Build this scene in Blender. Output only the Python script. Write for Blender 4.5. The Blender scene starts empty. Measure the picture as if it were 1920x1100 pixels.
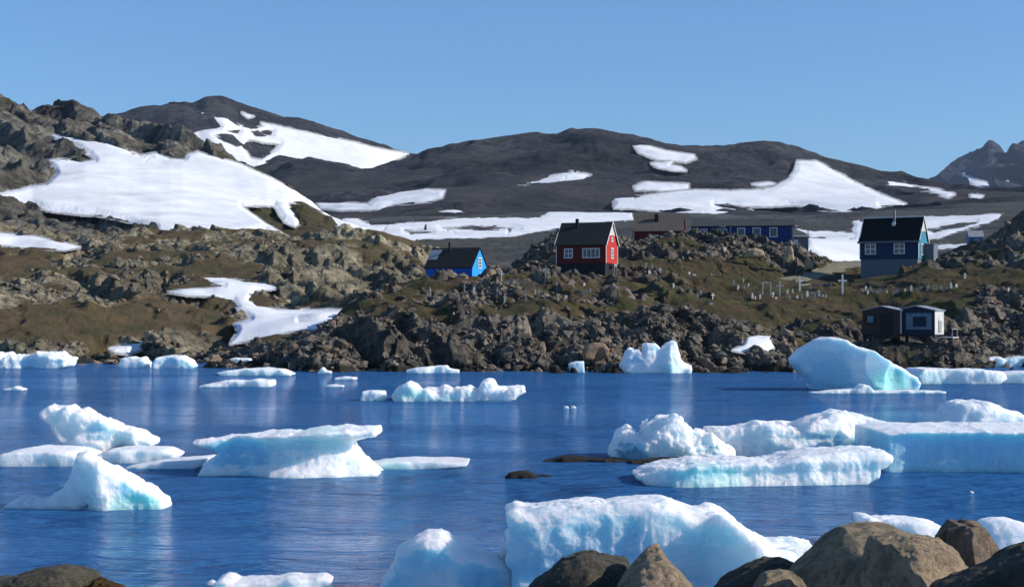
import bpy, bmesh, math, random
import numpy as np
from mathutils import Vector, Matrix

# ------------------------------------------------------------------ camera, world, sun
FPX, Y0, CH = 3045.0, 600.0, 4.0        # focal length in photo pixels, eye-level row, eye height above the water
sc = bpy.context.scene
COL = sc.collection
cd = bpy.data.cameras.new('camera'); cam = bpy.data.objects.new('camera', cd); COL.objects.link(cam)
cam.location = (0, 0, CH); cam.rotation_euler = (math.radians(90), 0, 0)
cd.sensor_width = 36; cd.lens = 36*FPX/1920; cd.shift_y = (Y0-550)/1920
cd.clip_start = 0.5; cd.clip_end = 40000
sc.camera = cam
SUN_EL, SUN_AZ = math.radians(27), math.atan2(-0.11, 0.97)      # azimuth measured from +X towards +Y
sv = Vector((math.cos(SUN_EL)*math.cos(SUN_AZ), math.cos(SUN_EL)*math.sin(SUN_AZ), math.sin(SUN_EL)))
w = bpy.data.worlds.new('World'); sc.world = w; w.use_nodes = True
nt = w.node_tree; nt.nodes.clear()
sky = nt.nodes.new('ShaderNodeTexSky'); sky.sky_type = 'NISHITA'; sky.sun_disc = False
sky.sun_elevation = SUN_EL; sky.sun_rotation = math.pi/2 - SUN_AZ
sky.altitude = 9000; sky.air_density = 3.5; sky.dust_density = 0.0; sky.ozone_density = 8.0
bg = nt.nodes.new('ShaderNodeBackground'); bg.inputs['Strength'].default_value = 0.128
wo = nt.nodes.new('ShaderNodeOutputWorld')
nt.links.new(sky.outputs[0], bg.inputs[0]); nt.links.new(bg.outputs[0], wo.inputs[0])
sd = bpy.data.lights.new('sun', 'SUN'); sd.energy = 5.0; sd.angle = math.radians(0.5); sd.color = (1.0, 0.95, 0.87)
so = bpy.data.objects.new('sun', sd); COL.objects.link(so); so.rotation_euler = sv.to_track_quat('Z', 'Y').to_euler()
sc.view_settings.view_transform = 'Standard'; sc.view_settings.look = 'None'
sc.view_settings.exposure = 0.13; sc.view_settings.gamma = 1.0
sc.render.engine = 'CYCLES'
sc.cycles.max_bounces = 6; sc.cycles.transparent_max_bounces = 6

# ------------------------------------------------------------------ noise and helpers
rng = np.random.default_rng(7)
random.seed(7)
T3 = rng.random((64, 64, 64)).astype(np.float32)
TW = rng.random((5, 128, 128)).astype(np.float32)
def vn3(x, y, z):
    xi = np.floor(x).astype(np.int32); yi = np.floor(y).astype(np.int32); zi = np.floor(z).astype(np.int32)
    fx = (x-xi).astype(np.float32); fy = (y-yi).astype(np.float32); fz = (z-zi).astype(np.float32)
    fx = fx*fx*(3-2*fx); fy = fy*fy*(3-2*fy); fz = fz*fz*(3-2*fz)
    x0 = xi & 63; x1 = (xi+1) & 63; y0 = yi & 63; y1 = (yi+1) & 63; z0 = zi & 63; z1 = (zi+1) & 63
    a = T3[x0,y0,z0]*(1-fx)+T3[x1,y0,z0]*fx; b = T3[x0,y1,z0]*(1-fx)+T3[x1,y1,z0]*fx
    c = T3[x0,y0,z1]*(1-fx)+T3[x1,y0,z1]*fx; d = T3[x0,y1,z1]*(1-fx)+T3[x1,y1,z1]*fx
    return ((a*(1-fy)+b*fy)*(1-fz)+(c*(1-fy)+d*fy)*fz)*2-1
def fbm(x, y, z, s, o=4, g=0.5, ridged=False):
    x, y, z = np.broadcast_arrays(x, y, z)
    r = 0.0; a = 1.0; t = 0.0
    for i in range(o):
        n = vn3(x/s+17.3*i+100, y/s+5.1*i+100, z/s+9.7*i+100)
        if ridged: n = 1-2*np.abs(n)
        r = r + a*n; t += a; a *= g; s *= 0.49
    return r/t
def boulders(x, y, s, seed=0, lo=.32, hi=.68):
    """top surface of a packed bed of blocky stones; returns height in units of s, and a random id"""
    u = x/s; v = y/s; iu = np.floor(u).astype(np.int32); iv = np.floor(v).astype(np.int32)
    best = np.full(u.shape, -.15, np.float32); rid = np.zeros(u.shape, np.float32)
    for dx in (-1, 0, 1):
        for dy in (-1, 0, 1):
            a = (iu+dx+seed*13) & 127; b = (iv+dy+seed*29) & 127
            px = u-(iu+dx+TW[0,a,b]); py = v-(iv+dy+TW[1,a,b])
            r = lo+(hi-lo)*TW[2,a,b]; th = TW[3,a,b]*6.28; k = TW[4,a,b]
            c = np.cos(th); n = np.sin(th); p = (px*c+py*n)/r; q = (-px*n+py*c)/(r*(.6+.5*k))
            d = (np.abs(p)**3+np.abs(q)**3)
            h = r*(1.05-1.0*d)*(.6+.8*k)+.45*p*r*(k-.5)+.35*q*r*(TW[2,b,a]-.5)
            m = h > best; best = np.where(m, h, best); rid = np.where(m, k, rid)
    return best, rid
def sstep(x, a, b):
    t = np.clip((x-a)/(b-a), 0, 1); return t*t*(3-2*t)
def polysdf(px, py, poly):
    """signed distance to a polygon, positive inside"""
    P = np.array(poly, float); d = np.full(px.shape, 1e18); ins = np.zeros(px.shape, bool)
    for i in range(len(P)):
        a = P[i]; b = P[(i+1) % len(P)]; e = b-a
        t = np.clip(((px-a[0])*e[0]+(py-a[1])*e[1])/max(e@e, 1e-9), 0, 1)
        d = np.minimum(d, (px-a[0]-t*e[0])**2+(py-a[1]-t*e[1])**2)
        if a[1] != b[1]:
            ins ^= ((a[1] > py) != (b[1] > py)) & (px < (b[0]-a[0])*(py-a[1])/(b[1]-a[1])+a[0])
    d = np.sqrt(d); return np.where(ins, d, -d)
def pt(px, py, Y): return np.array(((px-960)/FPX*Y, Y, CH-(py-Y0)/FPX*Y))
def watY(py): return CH*FPX/(py-Y0)
def mesh_np(name, V, F, mats, smooth=True, attrs=None, parent=None, mi=None):
    V = np.asarray(V, np.float32); F = np.asarray(F, np.int32); k = F.shape[1]
    me = bpy.data.meshes.new(name); me.vertices.add(len(V)); me.vertices.foreach_set('co', V.ravel())
    me.loops.add(F.size); me.loops.foreach_set('vertex_index', F.ravel())
    me.polygons.add(len(F)); me.polygons.foreach_set('loop_start', np.arange(0, F.size, k, dtype=np.int32))
    me.update(calc_edges=True)
    me.polygons.foreach_set('use_smooth', np.full(len(F), smooth))
    if mi is not None: me.polygons.foreach_set('material_index', mi.astype(np.int32))
    for m in (mats if isinstance(mats, (list, tuple)) else [mats]): me.materials.append(m)
    for n, a in (attrs or {}).items():
        at = me.attributes.new(n, 'FLOAT', 'POINT'); at.data.foreach_set('value', np.asarray(a, np.float32).ravel())
    o = bpy.data.objects.new(name, me); COL.objects.link(o)
    if parent: o.parent = parent
    return o
def tag(o, label=None, cat=None, group=None, kind=None):
    if label: o['label'] = label
    if cat: o['category'] = cat
    if group: o['group'] = group
    if kind: o['kind'] = kind
    return o
def gridfaces(nr, nc, keep=None):
    i = np.arange(nr-1)[:, None]*nc+np.arange(nc-1)[None]
    F = np.stack([i, i+1, i+nc+1, i+nc], -1).reshape(-1, 4)
    return F if keep is None else F[keep.ravel()]

# ------------------------------------------------------------------ materials
def newmat(name):
    m = bpy.data.materials.new(name); m.use_nodes = True; n = m.node_tree; n.nodes.clear()
    out = n.nodes.new('ShaderNodeOutputMaterial'); b = n.nodes.new('ShaderNodeBsdfPrincipled')
    n.links.new(b.outputs[0], out.inputs[0]); return m, n, b, out
def N(n, t, **k):
    x = n.nodes.new(t)
    for a, v in k.items():
        if a[0] == 'i' and a[1:].isdigit(): x.inputs[int(a[1:])].default_value = v
        else: setattr(x, a, v)
    return x
def noise(n, scale, detail=4, rough=.55, vec=None, dist=0.0):
    x = N(n, 'ShaderNodeTexNoise'); x.inputs['Scale'].default_value = scale; x.inputs['Detail'].default_value = detail
    x.inputs['Roughness'].default_value = rough; x.inputs['Distortion'].default_value = dist
    if vec is not None: n.links.new(vec, x.inputs['Vector'])
    return x.outputs[0]
def ramp(n, fac, *stops):
    r = N(n, 'ShaderNodeValToRGB'); e = r.color_ramp.elements
    while len(e) < len(stops): e.new(.5)
    for el, (p, c) in zip(e, stops):
        el.position = p; el.color = (c, c, c, 1) if isinstance(c, (int, float)) else (*c, 1)
    n.links.new(fac, r.inputs[0]); return r.outputs[0]
def mix(n, fac, a, b, mode='MIX'):
    x = N(n, 'ShaderNodeMix', data_type='RGBA', blend_type=mode)
    for s, v in ((0, fac), (6, a), (7, b)):
        if hasattr(v, 'is_linked'): n.links.new(v, x.inputs[s])
        elif isinstance(v, (int, float)): x.inputs[s].default_value = v
        else: x.inputs[s].default_value = (*v, 1)
    return x.outputs[2]
def math_(n, op, a, b=0.0):
    x = N(n, 'ShaderNodeMath', operation=op)
    for s, v in ((0, a), (1, b)):
        if hasattr(v, 'is_linked'): n.links.new(v, x.inputs[s])
        else: x.inputs[s].default_value = v
    return x.outputs[0]
def coord(n, scale=(1, 1, 1)):
    tc = N(n, 'ShaderNodeTexCoord'); mp = N(n, 'ShaderNodeMapping'); mp.inputs['Scale'].default_value = scale
    n.links.new(tc.outputs['Object'], mp.inputs[0]); return mp.outputs[0]
def bump(n, b, h, strength, dist):
    x = N(n, 'ShaderNodeBump'); x.inputs['Strength'].default_value = strength; x.inputs['Distance'].default_value = dist
    n.links.new(h, x.inputs['Height']); n.links.new(x.outputs[0], b.inputs['Normal'])
def attr(n, name):
    a = N(n, 'ShaderNodeAttribute'); a.attribute_name = name; return a.outputs['Fac']
def sn(n, b, **k):
    for a, v in k.items(): b.inputs[a.replace('_', ' ')].default_value = v

def land_mat(name, S, rocks, veg, ochre, dark=.35, bstr=.8):
    """S = size of a stone in metres; rocks, veg = three colours each"""
    m, n, b, _ = newmat(name); v = coord(n)
    r = mix(n, ramp(n, noise(n, .35/S, 5, .6, v), (.35, 0), (.65, 1)), rocks[0], rocks[1])
    r = mix(n, ramp(n, noise(n, 1.3/S, 6, .7, v), (.45, 0), (.62, 1)), r, rocks[2])
    r = mix(n, 1.0, r, ramp(n, noise(n, .11/S, 3, .5, v), (.35, .55), (.62, 1.25)), 'MULTIPLY')
    vo = N(n, 'ShaderNodeTexVoronoi', feature='F1'); vo.inputs['Scale'].default_value = 1.1/S; n.links.new(v, vo.inputs[0])
    r = mix(n, .55, r, mix(n, 1.0, r, ramp(n, vo.outputs['Color'], (.1, .45), (.9, 1.45)), 'MULTIPLY'))
    g = mix(n, ramp(n, noise(n, .12/S, 5, .6, v), (.38, 0), (.6, 1)), veg[0], veg[1])
    g = mix(n, ramp(n, noise(n, .5/S, 6, .65, v), (.42, 0), (.66, 1)), g, veg[2])
    g = mix(n, ramp(n, noise(n, .22/S, 5, .6, v), (.6, 0), (.72, .8)), g, ochre)
    a = math_(n, 'ADD', attr(n, 'rock'), math_(n, 'MULTIPLY', math_(n, 'SUBTRACT', noise(n, .9/S, 6, .7, v), .5), 1.3))
    c = mix(n, ramp(n, a, (.42, 0), (.58, 1)), g, r)
    if S < 2:
        sx = N(n, 'ShaderNodeSeparateXYZ'); n.links.new(v, sx.inputs[0])
        zz = math_(n, 'ADD', sx.outputs[2], math_(n, 'MULTIPLY', noise(n, .8, 4, .6, v), -.8))
        c = mix(n, ramp(n, zz, (.0, 1), (.35, 0)), c, (.028,.025,.018))
    n.links.new(c, b.inputs['Base Color']); sn(n, b, Roughness=.95); b.inputs['Specular IOR Level'].default_value = .15
    bump(n, b, noise(n, 2.2/S, 8, .75, v), bstr, .35*S)
    return m
M = {}
M['near'] = land_mat('near_land', 1.0, ((.10,.085,.068), (.22,.18,.135), (.05,.048,.042)),
                     ((.07,.052,.028), (.048,.055,.018), (.10,.066,.034)), (.13,.10,.03))
M['left'] = land_mat('left_land', 1.6, ((.19,.16,.10), (.31,.27,.18), (.09,.078,.055)),
                     ((.10,.072,.04), (.075,.07,.03), (.135,.09,.048)), (.14,.11,.04))
M['snowy'] = land_mat('snow_hill_rock', 4.5, ((.11,.10,.08), (.22,.195,.15), (.055,.052,.048)),
                     ((.07,.055,.03), (.055,.055,.022), (.09,.07,.035)), (.11,.09,.03))
M['mount'] = land_mat('mountain_rock', 30, ((.046,.045,.050), (.080,.073,.070), (.024,.025,.030)),
                     ((.052,.050,.052), (.032,.033,.036), (.088,.078,.068)), (.078,.070,.052), bstr=.9)
M['valley'] = land_mat('valley_gravel', 9, ((.075,.075,.075), (.10,.096,.09), (.055,.055,.056)),
                     ((.075,.074,.065), (.055,.058,.046), (.09,.086,.076)), (.09,.086,.066), bstr=.5)
M['peak'] = land_mat('peak_rock', 50, ((.042,.046,.062), (.058,.061,.078), (.03,.034,.048)),
                     ((.04,.044,.058), (.035,.039,.05), (.052,.055,.066)), (.055,.052,.055), bstr=.6)
def rubble_mat():
    m, n, b, _ = newmat('rubble_stone'); v = coord(n)
    c = mix(n, attr(n, 'tone'), (.06,.056,.05), (.34,.28,.215))
    c = mix(n, ramp(n, attr(n, 'hue'), (.6, 0), (.9, .7)), c, (.30,.20,.13))
    c = mix(n, ramp(n, noise(n, 3, 6, .7, v), (.42, 0), (.62, .8)), c, (.075,.07,.06))
    n.links.new(c, b.inputs['Base Color']); sn(n, b, Roughness=.95); b.inputs['Specular IOR Level'].default_value = .15
    bump(n, b, noise(n, 5, 6, .7, v), .6, .15); return m
M['rubble'] = rubble_mat()
def snow_mat():
    m, n, b, _ = newmat('snow'); v = coord(n, (.5, 1, 2))
    c = mix(n, ramp(n, noise(n, .05, 6, .6, v, .6), (.42, 0), (.68, .55)), (.83,.83,.84), (.66,.64,.61))
    c = mix(n, ramp(n, noise(n, 1.2, 6, .7, v), (.6, 0), (.8, .35)), c, (.5,.47,.43))
    th = math_(n, 'ADD', attr(n, 'thin'), math_(n, 'MULTIPLY', math_(n, 'SUBTRACT', noise(n, .5, 7, .75, v), .5), 1.6))
    c = mix(n, ramp(n, th, (.55, 0), (.95, .75)), c, (.14,.13,.115))
    n.links.new(c, b.inputs['Base Color']); sn(n, b, Roughness=.85); b.inputs['Specular IOR Level'].default_value = .2
    bump(n, b, noise(n, .35, 6, .6, v), .35, .6); return m
M['snow'] = snow_mat()
def ice_mat():
    m, n, b, _ = newmat('glacier_ice'); v = coord(n)
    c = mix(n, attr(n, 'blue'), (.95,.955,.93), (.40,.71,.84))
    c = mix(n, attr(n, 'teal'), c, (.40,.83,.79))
    c = mix(n, ramp(n, noise(n, 2.5, 6, .65, v), (.5, 0), (.75, .3)), c, (.55,.78,.86))
    n.links.new(c, b.inputs['Base Color']); sn(n, b, Roughness=.45, IOR=1.31)
    b.inputs['Subsurface Weight'].default_value = .85; b.inputs['Subsurface Radius'].default_value = (.55, .88, 1.0)
    b.inputs['Subsurface Scale'].default_value = .5
    b.inputs['Specular IOR Level'].default_value = .4
    h = math_(n, 'ADD', noise(n, 9, 6, .65, v), math_(n, 'MULTIPLY', noise(n, 40, 4, .6, v), .25))
    bump(n, b, h, .7, .08); return m
M['ice'] = ice_mat()
def water_mat():
    m, n, b, out = newmat('sea_water'); n.nodes.remove(b)
    v = coord(n, (.45, 1, 1))
    band = ramp(n, noise(n, .05, 4, .6, coord(n, (.35, 1.6, 1)), .4), (.38, .45), (.60, 1.0))
    rip = math_(n, 'ADD', noise(n, 1.3, 3, .6, v, .4), math_(n, 'MULTIPLY', noise(n, 5.0, 5, .65, v, .3), .4))
    rip = math_(n, 'ADD', rip, math_(n, 'MULTIPLY', noise(n, .42, 4, .6, v, .3), 3.2))
    bp = N(n, 'ShaderNodeBump'); bp.inputs['Distance'].default_value = .6
    n.links.new(rip, bp.inputs['Height']); n.links.new(math_(n, 'MULTIPLY', band, .9), bp.inputs['Strength'])
    gl = N(n, 'ShaderNodeBsdfGlossy'); gl.inputs['Color'].default_value = (.9,.93,1,1); gl.inputs['Roughness'].default_value = .04
    df = N(n, 'ShaderNodeBsdfDiffuse'); df.inputs['Color'].default_value = (.038,.175,.43,1)
    tr = N(n, 'ShaderNodeBsdfTransparent'); tr.inputs['Color'].default_value = (.10,.45,.55,1)
    fr = N(n, 'ShaderNodeFresnel'); fr.inputs['IOR'].default_value = 1.33
    for x in (gl, df, fr): n.links.new(bp.outputs[0], x.inputs['Normal'])
    mb = N(n, 'ShaderNodeMixShader'); mb.inputs[0].default_value = .28
    n.links.new(df.outputs[0], mb.inputs[1]); n.links.new(tr.outputs[0], mb.inputs[2])
    mx = N(n, 'ShaderNodeMixShader'); n.links.new(fr.outputs[0], mx.inputs[0])
    n.links.new(mb.outputs[0], mx.inputs[1]); n.links.new(gl.outputs[0], mx.inputs[2]); n.links.new(mx.outputs[0], out.inputs[0])
    return m
M['water'] = water_mat()
def plain(name, col, rough=.8, var=.15, scale=3, spec=.3, stripe=None, metal=0):
    m, n, b, _ = newmat(name); v = coord(n)
    c = mix(n, ramp(n, noise(n, scale, 5, .65, v), (.35, 1-var), (.65, 1+var)), (0, 0, 0), (0, 0, 0))
    c = mix(n, 1.0, col, ramp(n, noise(n, scale, 6, .65, v), (.3, 1-var), (.7, 1.0)), 'MULTIPLY')
    n.links.new(c, b.inputs['Base Color']); sn(n, b, Roughness=rough, Metallic=metal); b.inputs['Specular IOR Level'].default_value = spec
    if stripe:
        wv = N(n, 'ShaderNodeTexWave', bands_direction=stripe[0]); wv.inputs['Scale'].default_value = stripe[1]
        n.links.new(v, wv.inputs[0]); bump(n, b, wv.outputs[1], .5, .02)
    return m
M['seabed'] = plain('seabed_mud', (.01,.03,.06), var=.3, scale=.5)
M['road'] = plain('dirt_road', (.235,.205,.135), rough=1, var=.3, scale=.9)
M['red'] = plain('sunlit_red_boards', (.48,.035,.03), var=.25, stripe=('X', 3.5))
M['shade_red'] = plain('shaded_red_boards', (.13,.016,.016), var=.25, stripe=('X', 3.5))  # same red paint as the gable, with the front's shade put into the colour
M['shade_azure'] = plain('shaded_azure_boards', (.008,.11,.48), var=.2, stripe=('Z', 3))  # hut's blue paint darkened, shade of its front wall put into the colour
M['shedred'] = plain('dark_shed_boards', (.06,.036,.028), var=.4, stripe=('X', 3.5))
M['shedblue'] = plain('dark_blue_shed_boards', (.018,.028,.05), var=.4, stripe=('X', 3.5))
M['panel'] = plain('faded_panel', (.17,.23,.29), var=.5, scale=1.5)
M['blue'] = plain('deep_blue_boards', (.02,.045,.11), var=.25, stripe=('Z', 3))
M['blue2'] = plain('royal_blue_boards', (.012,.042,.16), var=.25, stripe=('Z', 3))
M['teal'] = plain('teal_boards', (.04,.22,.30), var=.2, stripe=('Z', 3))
M['sky'] = plain('sunlit_azure_boards', (.02,.33,.86), var=.15, stripe=('Z', 3))  # same hut paint, brightened as on its sunlit gable
M['felt'] = plain('roofing_felt', (.035,.037,.038), rough=.95, var=.3, spec=.1)
M['black'] = plain('black_felt', (.014,.016,.018), rough=.95, var=.3, spec=.1)
M['felt2'] = plain('grey_roof_felt', (.075,.08,.08), rough=.95, var=.3, spec=.1)
M['brown'] = plain('weathered_brown_roof', (.14,.12,.10), rough=.95, var=.3, spec=.1)
M['white'] = plain('white_paint', (.78,.78,.76), rough=.6, var=.12)
M['glass'] = plain('window_glass', (.03,.05,.08), rough=.12, var=.3, spec=.6)
M['concrete'] = plain('painted_concrete', (.15,.18,.21), rough=.9, var=.25)
M['tar'] = plain('tarred_base', (.02,.022,.025), rough=.9, var=.3)
M['greyw'] = plain('grey_weathered_boards', (.30,.30,.29), rough=.9, var=.35, stripe=('X', 3.5))
M['palew'] = plain('pale_boards', (.62,.60,.56), rough=.8, var=.35, scale=1.5, stripe=('X', 4))
M['zinc'] = plain('pale_metal_sheet', (.33,.34,.37), rough=.5, var=.25, spec=.5)
M['wood'] = plain('bare_wood', (.26,.21,.15), rough=.9, var=.4)
M['redp'] = plain('red_plastic', (.55,.02,.04), rough=.5)
M['tarp'] = plain('blue_tarpaulin', (.09,.22,.42), rough=.7, var=.35, scale=1.2)
M['stonew'] = plain('pale_grave_paint', (.50,.49,.45), rough=.8, var=.2)
def boulder_mat(name, c1, c2, c3):
    m, n, b, _ = newmat(name); v = coord(n)
    c = mix(n, ramp(n, noise(n, 1.6, 6, .6, v), (.38, 0), (.62, 1)), c1, c2)
    c = mix(n, ramp(n, noise(n, 7, 10, .8, v), (.47, 0), (.56, .9)), c, c3)
    c = mix(n, ramp(n, noise(n, 34, 6, .85, v), (.55, 0), (.63, .75)), c, (.045,.04,.035))
    c = mix(n, ramp(n, noise(n, 16, 6, .8, v), (.66, 0), (.70, .6)), c, (.42,.42,.33))
    n.links.new(c, b.inputs['Base Color']); sn(n, b, Roughness=.85); b.inputs['Specular IOR Level'].default_value = .25
    vv = N(n, 'ShaderNodeTexVoronoi', feature='DISTANCE_TO_EDGE'); vv.inputs['Scale'].default_value = 2.3
    mv = N(n, 'ShaderNodeVectorMath', operation='ADD'); n.links.new(v, mv.inputs[0])
    nz = N(n, 'ShaderNodeTexNoise'); nz.inputs['Scale'].default_value = 3; nz.inputs['Detail'].default_value = 6; n.links.new(v, nz.inputs[0]); n.links.new(nz.outputs[1], mv.inputs[1]); n.links.new(mv.outputs[0], vv.inputs[0])
    ck = ramp(n, vv.outputs[0], (0, 0), (.035, 1))
    c = mix(n, 1.0, c, ramp(n, vv.outputs[0], (0, .7), (.012, 1)), 'MULTIPLY'); n.links.new(c, b.inputs['Base Color'])
    h = math_(n, 'ADD', noise(n, 14, 10, .8, v), noise(n, 3, 6, .7, v))
    bump(n, b, math_(n, 'ADD', h, math_(n, 'MULTIPLY', ck, .16)), 1.0, .08); return m
M['tan'] = boulder_mat('tan_boulder', (.56,.41,.25), (.43,.35,.22), (.22,.19,.12))
M['sand'] = boulder_mat('sandy_boulder', (.68,.48,.30), (.56,.42,.27), (.36,.27,.17))
M['rust'] = boulder_mat('rusty_boulder', (.38,.28,.19), (.42,.23,.12), (.17,.135,.10))
M['dkrock'] = boulder_mat('dark_boulder', (.13,.11,.075), (.20,.17,.12), (.07,.062,.045))
M['wetrock'] = boulder_mat('wet_boulder', (.028,.026,.02), (.045,.04,.028), (.02,.019,.016))
M['weed'] = boulder_mat('seaweed', (.16,.085,.012), (.07,.045,.01), (.04,.028,.01))

def haze():
    m = bpy.data.materials.new('air'); m.use_nodes = True; n = m.node_tree; n.nodes.clear()
    o = n.nodes.new('ShaderNodeOutputMaterial'); v = n.nodes.new('ShaderNodeVolumePrincipled')
    v.inputs['Color'].default_value = (.62,.76,1,1); v.inputs['Density'].default_value = 2.3e-5; v.inputs['Anisotropy'].default_value = .1
    n.links.new(v.outputs[0], o.inputs['Volume'])
    V = [(x, y, z) for z in (-5, 1100) for x, y in ((-6500,-320),(6500,-320),(6500,9200),(-6500,9200))]
    ob = mesh_np('haze', V, [[0,3,2,1],[4,5,6,7],[0,1,5,4],[1,2,6,5],[2,3,7,6],[3,0,4,7]], m, False); tag(ob, kind='stuff')
    tag(ob, 'thin bluish air over the bay and the far mountains', 'haze')
haze()
# ------------------------------------------------------------------ terrain layers
class Layer: pass
def curve(px, pts):
    return np.interp(px, [p[0] for p in pts], [p[1] for p in pts])
def smooth_curve(px, pts, k=9):
    v = curve(px, pts); p = np.pad(v, k, mode='edge'); c = np.hanning(2*k+3)[1:-1]; c /= c.sum()
    return np.convolve(p, c, 'same')[k:-k]
def land(name, mat, px0, px1, nc, lines, rows, lump, rock, smooths=(), rocky=(), flats=(), snows=(), seed=0, rockbias=0.0, rs=None, ycomp=1.0, pads=(), mounds=(), holes=(), wobs=(26, 1.0, 3.5)):
    px = np.linspace(px0, px1, nc); L = Layer(); Ys = []; Zs = []
    for kind, vals, ys in lines:
        Y = smooth_curve(px, ys) if isinstance(ys, list) else np.full(nc, float(ys))
        v = smooth_curve(px, vals, 4) if isinstance(vals, list) else np.full(nc, float(vals))
        Ys.append(Y); Zs.append(v if kind == 'z' else CH-(v-Y0)/FPX*Y)
    Ys = np.array(Ys); Zs = np.array(Zs); n = len(lines)
    GY = []; GZ = []
    for i in range(n-1):
        t = np.linspace(0, 1, rows[i], endpoint=(i == n-2))[:, None]
        GY.append(Ys[i]*(1-t)+Ys[i+1]*t)
        z0 = Zs[max(i-1, 0)]; z1 = Zs[i]; z2 = Zs[i+1]; z3 = Zs[min(i+2, n-1)]
        y0 = Ys[max(i-1, 0)]; y1 = Ys[i]; y2 = Ys[i+1]; y3 = Ys[min(i+2, n-1)]
        sA = (z1-z0)/np.maximum(y1-y0, 1e-3); sB = (z2-z1)/(y2-y1); sC = (z3-z2)/np.maximum(y3-y2, 1e-3)
        m1 = np.where(sA*sB > 0, 2*sA*sB/(sA+sB+1e-9), 0) if i > 0 else sB
        m2 = np.where(sB*sC > 0, 2*sB*sC/(sB+sC+1e-9), 0) if i < n-2 else sB
        h = y2-y1; t2 = t*t; t3 = t2*t
        GZ.append((2*t3-3*t2+1)*z1+(t3-2*t2+t)*h*m1+(-2*t3+3*t2)*z2+(t3-t2)*h*m2)
    Y = np.concatenate(GY); Z = np.concatenate(GZ); nr = len(Y)
    X = (px[None]-960)/FPX*Y; PX = np.broadcast_to(px[None], Y.shape)
    PY = Y0-(Z-CH)/Y*FPX
    la, ls = lump
    Z = Z+la*fbm(X, Y*ycomp, 0*X+seed, ls, 4)
    PYb = Y0-(Z-CH)/Y*FPX
    for (mx, my, mr, mh) in mounds: Z = Z+mh*np.exp(-((PX-mx)/mr)**2-((PYb-my)/mr/.6)**2)
    PY = Y0-(Z-CH)/Y*FPX
    ramt = sstep(fbm(X, Y*ycomp, 0*X+31+seed, rock['patch'], 4, .55)+rockbias, -.12, .16)
    for poly, f in smooths: ramt = ramt*(1-f*sstep(polysdf(PX, PY, poly), -4, 8))
    for poly, f in rocky: ramt = np.maximum(ramt, f*sstep(polysdf(PX, PY, poly), -4, 8))
    base = Z.copy(); L.masks = []
    wob = wobs[2]*fbm(PX*wobs[1], PY, 0*X+5+seed, wobs[0], 6, .68)
    keep = np.ones(X.shape)
    for nm, polys, thick, soft in list(flats)+list(snows):
        s = np.full(X.shape, -99.)
        for p in polys:
            bb = np.array(p); q = (PX > bb[:,0].min()-20) & (PX < bb[:,0].max()+20) & (PY > bb[:,1].min()-20) & (PY < bb[:,1].max()+20)
            if q.any(): s[q] = np.maximum(s[q], polysdf(PX[q], PY[q], p))
        for hp in holes: s = np.minimum(s, -polysdf(PX, PY, hp))
        s = s+wob*soft
        if soft > .6: s = s-34*np.maximum(fbm(PX*.45, PY, 0*X+44+seed, 18, 4, .6)-.40, 0)
        L.masks.append((nm, s, thick)); keep = keep*(1-sstep(s, -2.0, 1.5))
    hgt = 0; rid = 0*X
    for j, (s, a) in enumerate(rock['sizes']):
        wx = X+.35*s*fbm(X, Y, 0*X+3, s*.8, 2); wy = Y*ycomp+.35*s*fbm(X, Y, 0*X+8, s*.8, 2)
        b, r = boulders(wx, wy, s, j+seed); hgt = hgt+a*b; rid = np.where(j == 0, r, rid)
    rg = fbm(X, Y*ycomp, 0*X+12, rock['sizes'][0][0]*2.2, 5, .55, True)
    hgt = hgt+rock['ridge']*rg
    hgt = hgt+rock['fine']*fbm(X, Y*ycomp, base, rock['sizes'][-1][0]*.8, 3, .6)
    if 'slab' in rock:
        for (sa, ss) in rock['slab']:
            u = (X+.25*Y*ycomp)/ss+1.3*fbm(X, Y*ycomp, 0*X+ss, ss*2.2, 4, .6); fr_ = u-np.floor(u)
            hgt = hgt+sa*(np.minimum(fr_/.16, (1-fr_)/.84)-.5)*(.35+1.1*sstep(fbm(X, Y*ycomp, 0*X+ss+9, ss*1.5, 3), -.3, .4))
    hgt = hgt-np.percentile(hgt, 72)
    amp = (.12+.88*ramt)*keep
    Z = Z+hgt*amp
    for (qx, qy, qr, qz, *fill) in pads:
        q = 1-sstep(np.hypot(X-qx, Y-qy), qr*.7, qr*1.3); lo_ = qz+(.3*hgt if fill else .12*hgt*(hgt > 0)); Z = np.where((Z > lo_) | bool(fill), Z*(1-q)+lo_*q, Z)
    if Ys.min() < 420: Z = Z+keep*(.10*fbm(X, Y, Z, 1.3, 4, .65)+.22*fbm(X, Y, Z*0, 4.0, 3, .5, True))
    L.name = name; L.px = px; L.X = X; L.Y = Y; L.Z = Z; L.base = base; L.ramt = ramt*keep; L.keep = keep; L.PX = PX; L.PY = PY
    ratt = np.clip(ramt*.85+.5*(hgt/(rock['norm']))*ramt, 0, 1.2)
    V = np.stack([X, Y, Z], -1).reshape(-1, 3)
    L.ob = tag(mesh_np(name, V, gridfaces(nr, nc), mat, True, {'rock': ratt}), kind='structure')
    for nm, s, thick in L.masks:
        up = thick*(sstep(s, -3, 10)-.12)
        q = s > -3; cell = q[:-1,:-1] | q[1:,:-1] | q[:-1,1:] | q[1:,1:]
        if not cell.any(): continue
        zz = base+up+.01*thick+ (.35*thick*fbm(X, Y, base, 8*thick+3, 3) if nm.startswith('snow') else 0)
        F = gridfaces(nr, nc, cell); idx = np.unique(F); remap = np.zeros(nr*nc, np.int64); remap[idx] = np.arange(len(idx))
        VV = np.stack([X, Y, zz], -1).reshape(-1, 3)[idx]
        tag(mesh_np(nm, VV, remap[F], M['road'] if nm == 'road' else M['snow'], attrs={'thin': (1-sstep(s, -3, 5)).ravel()[idx]}), kind='structure')
    return L
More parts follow.
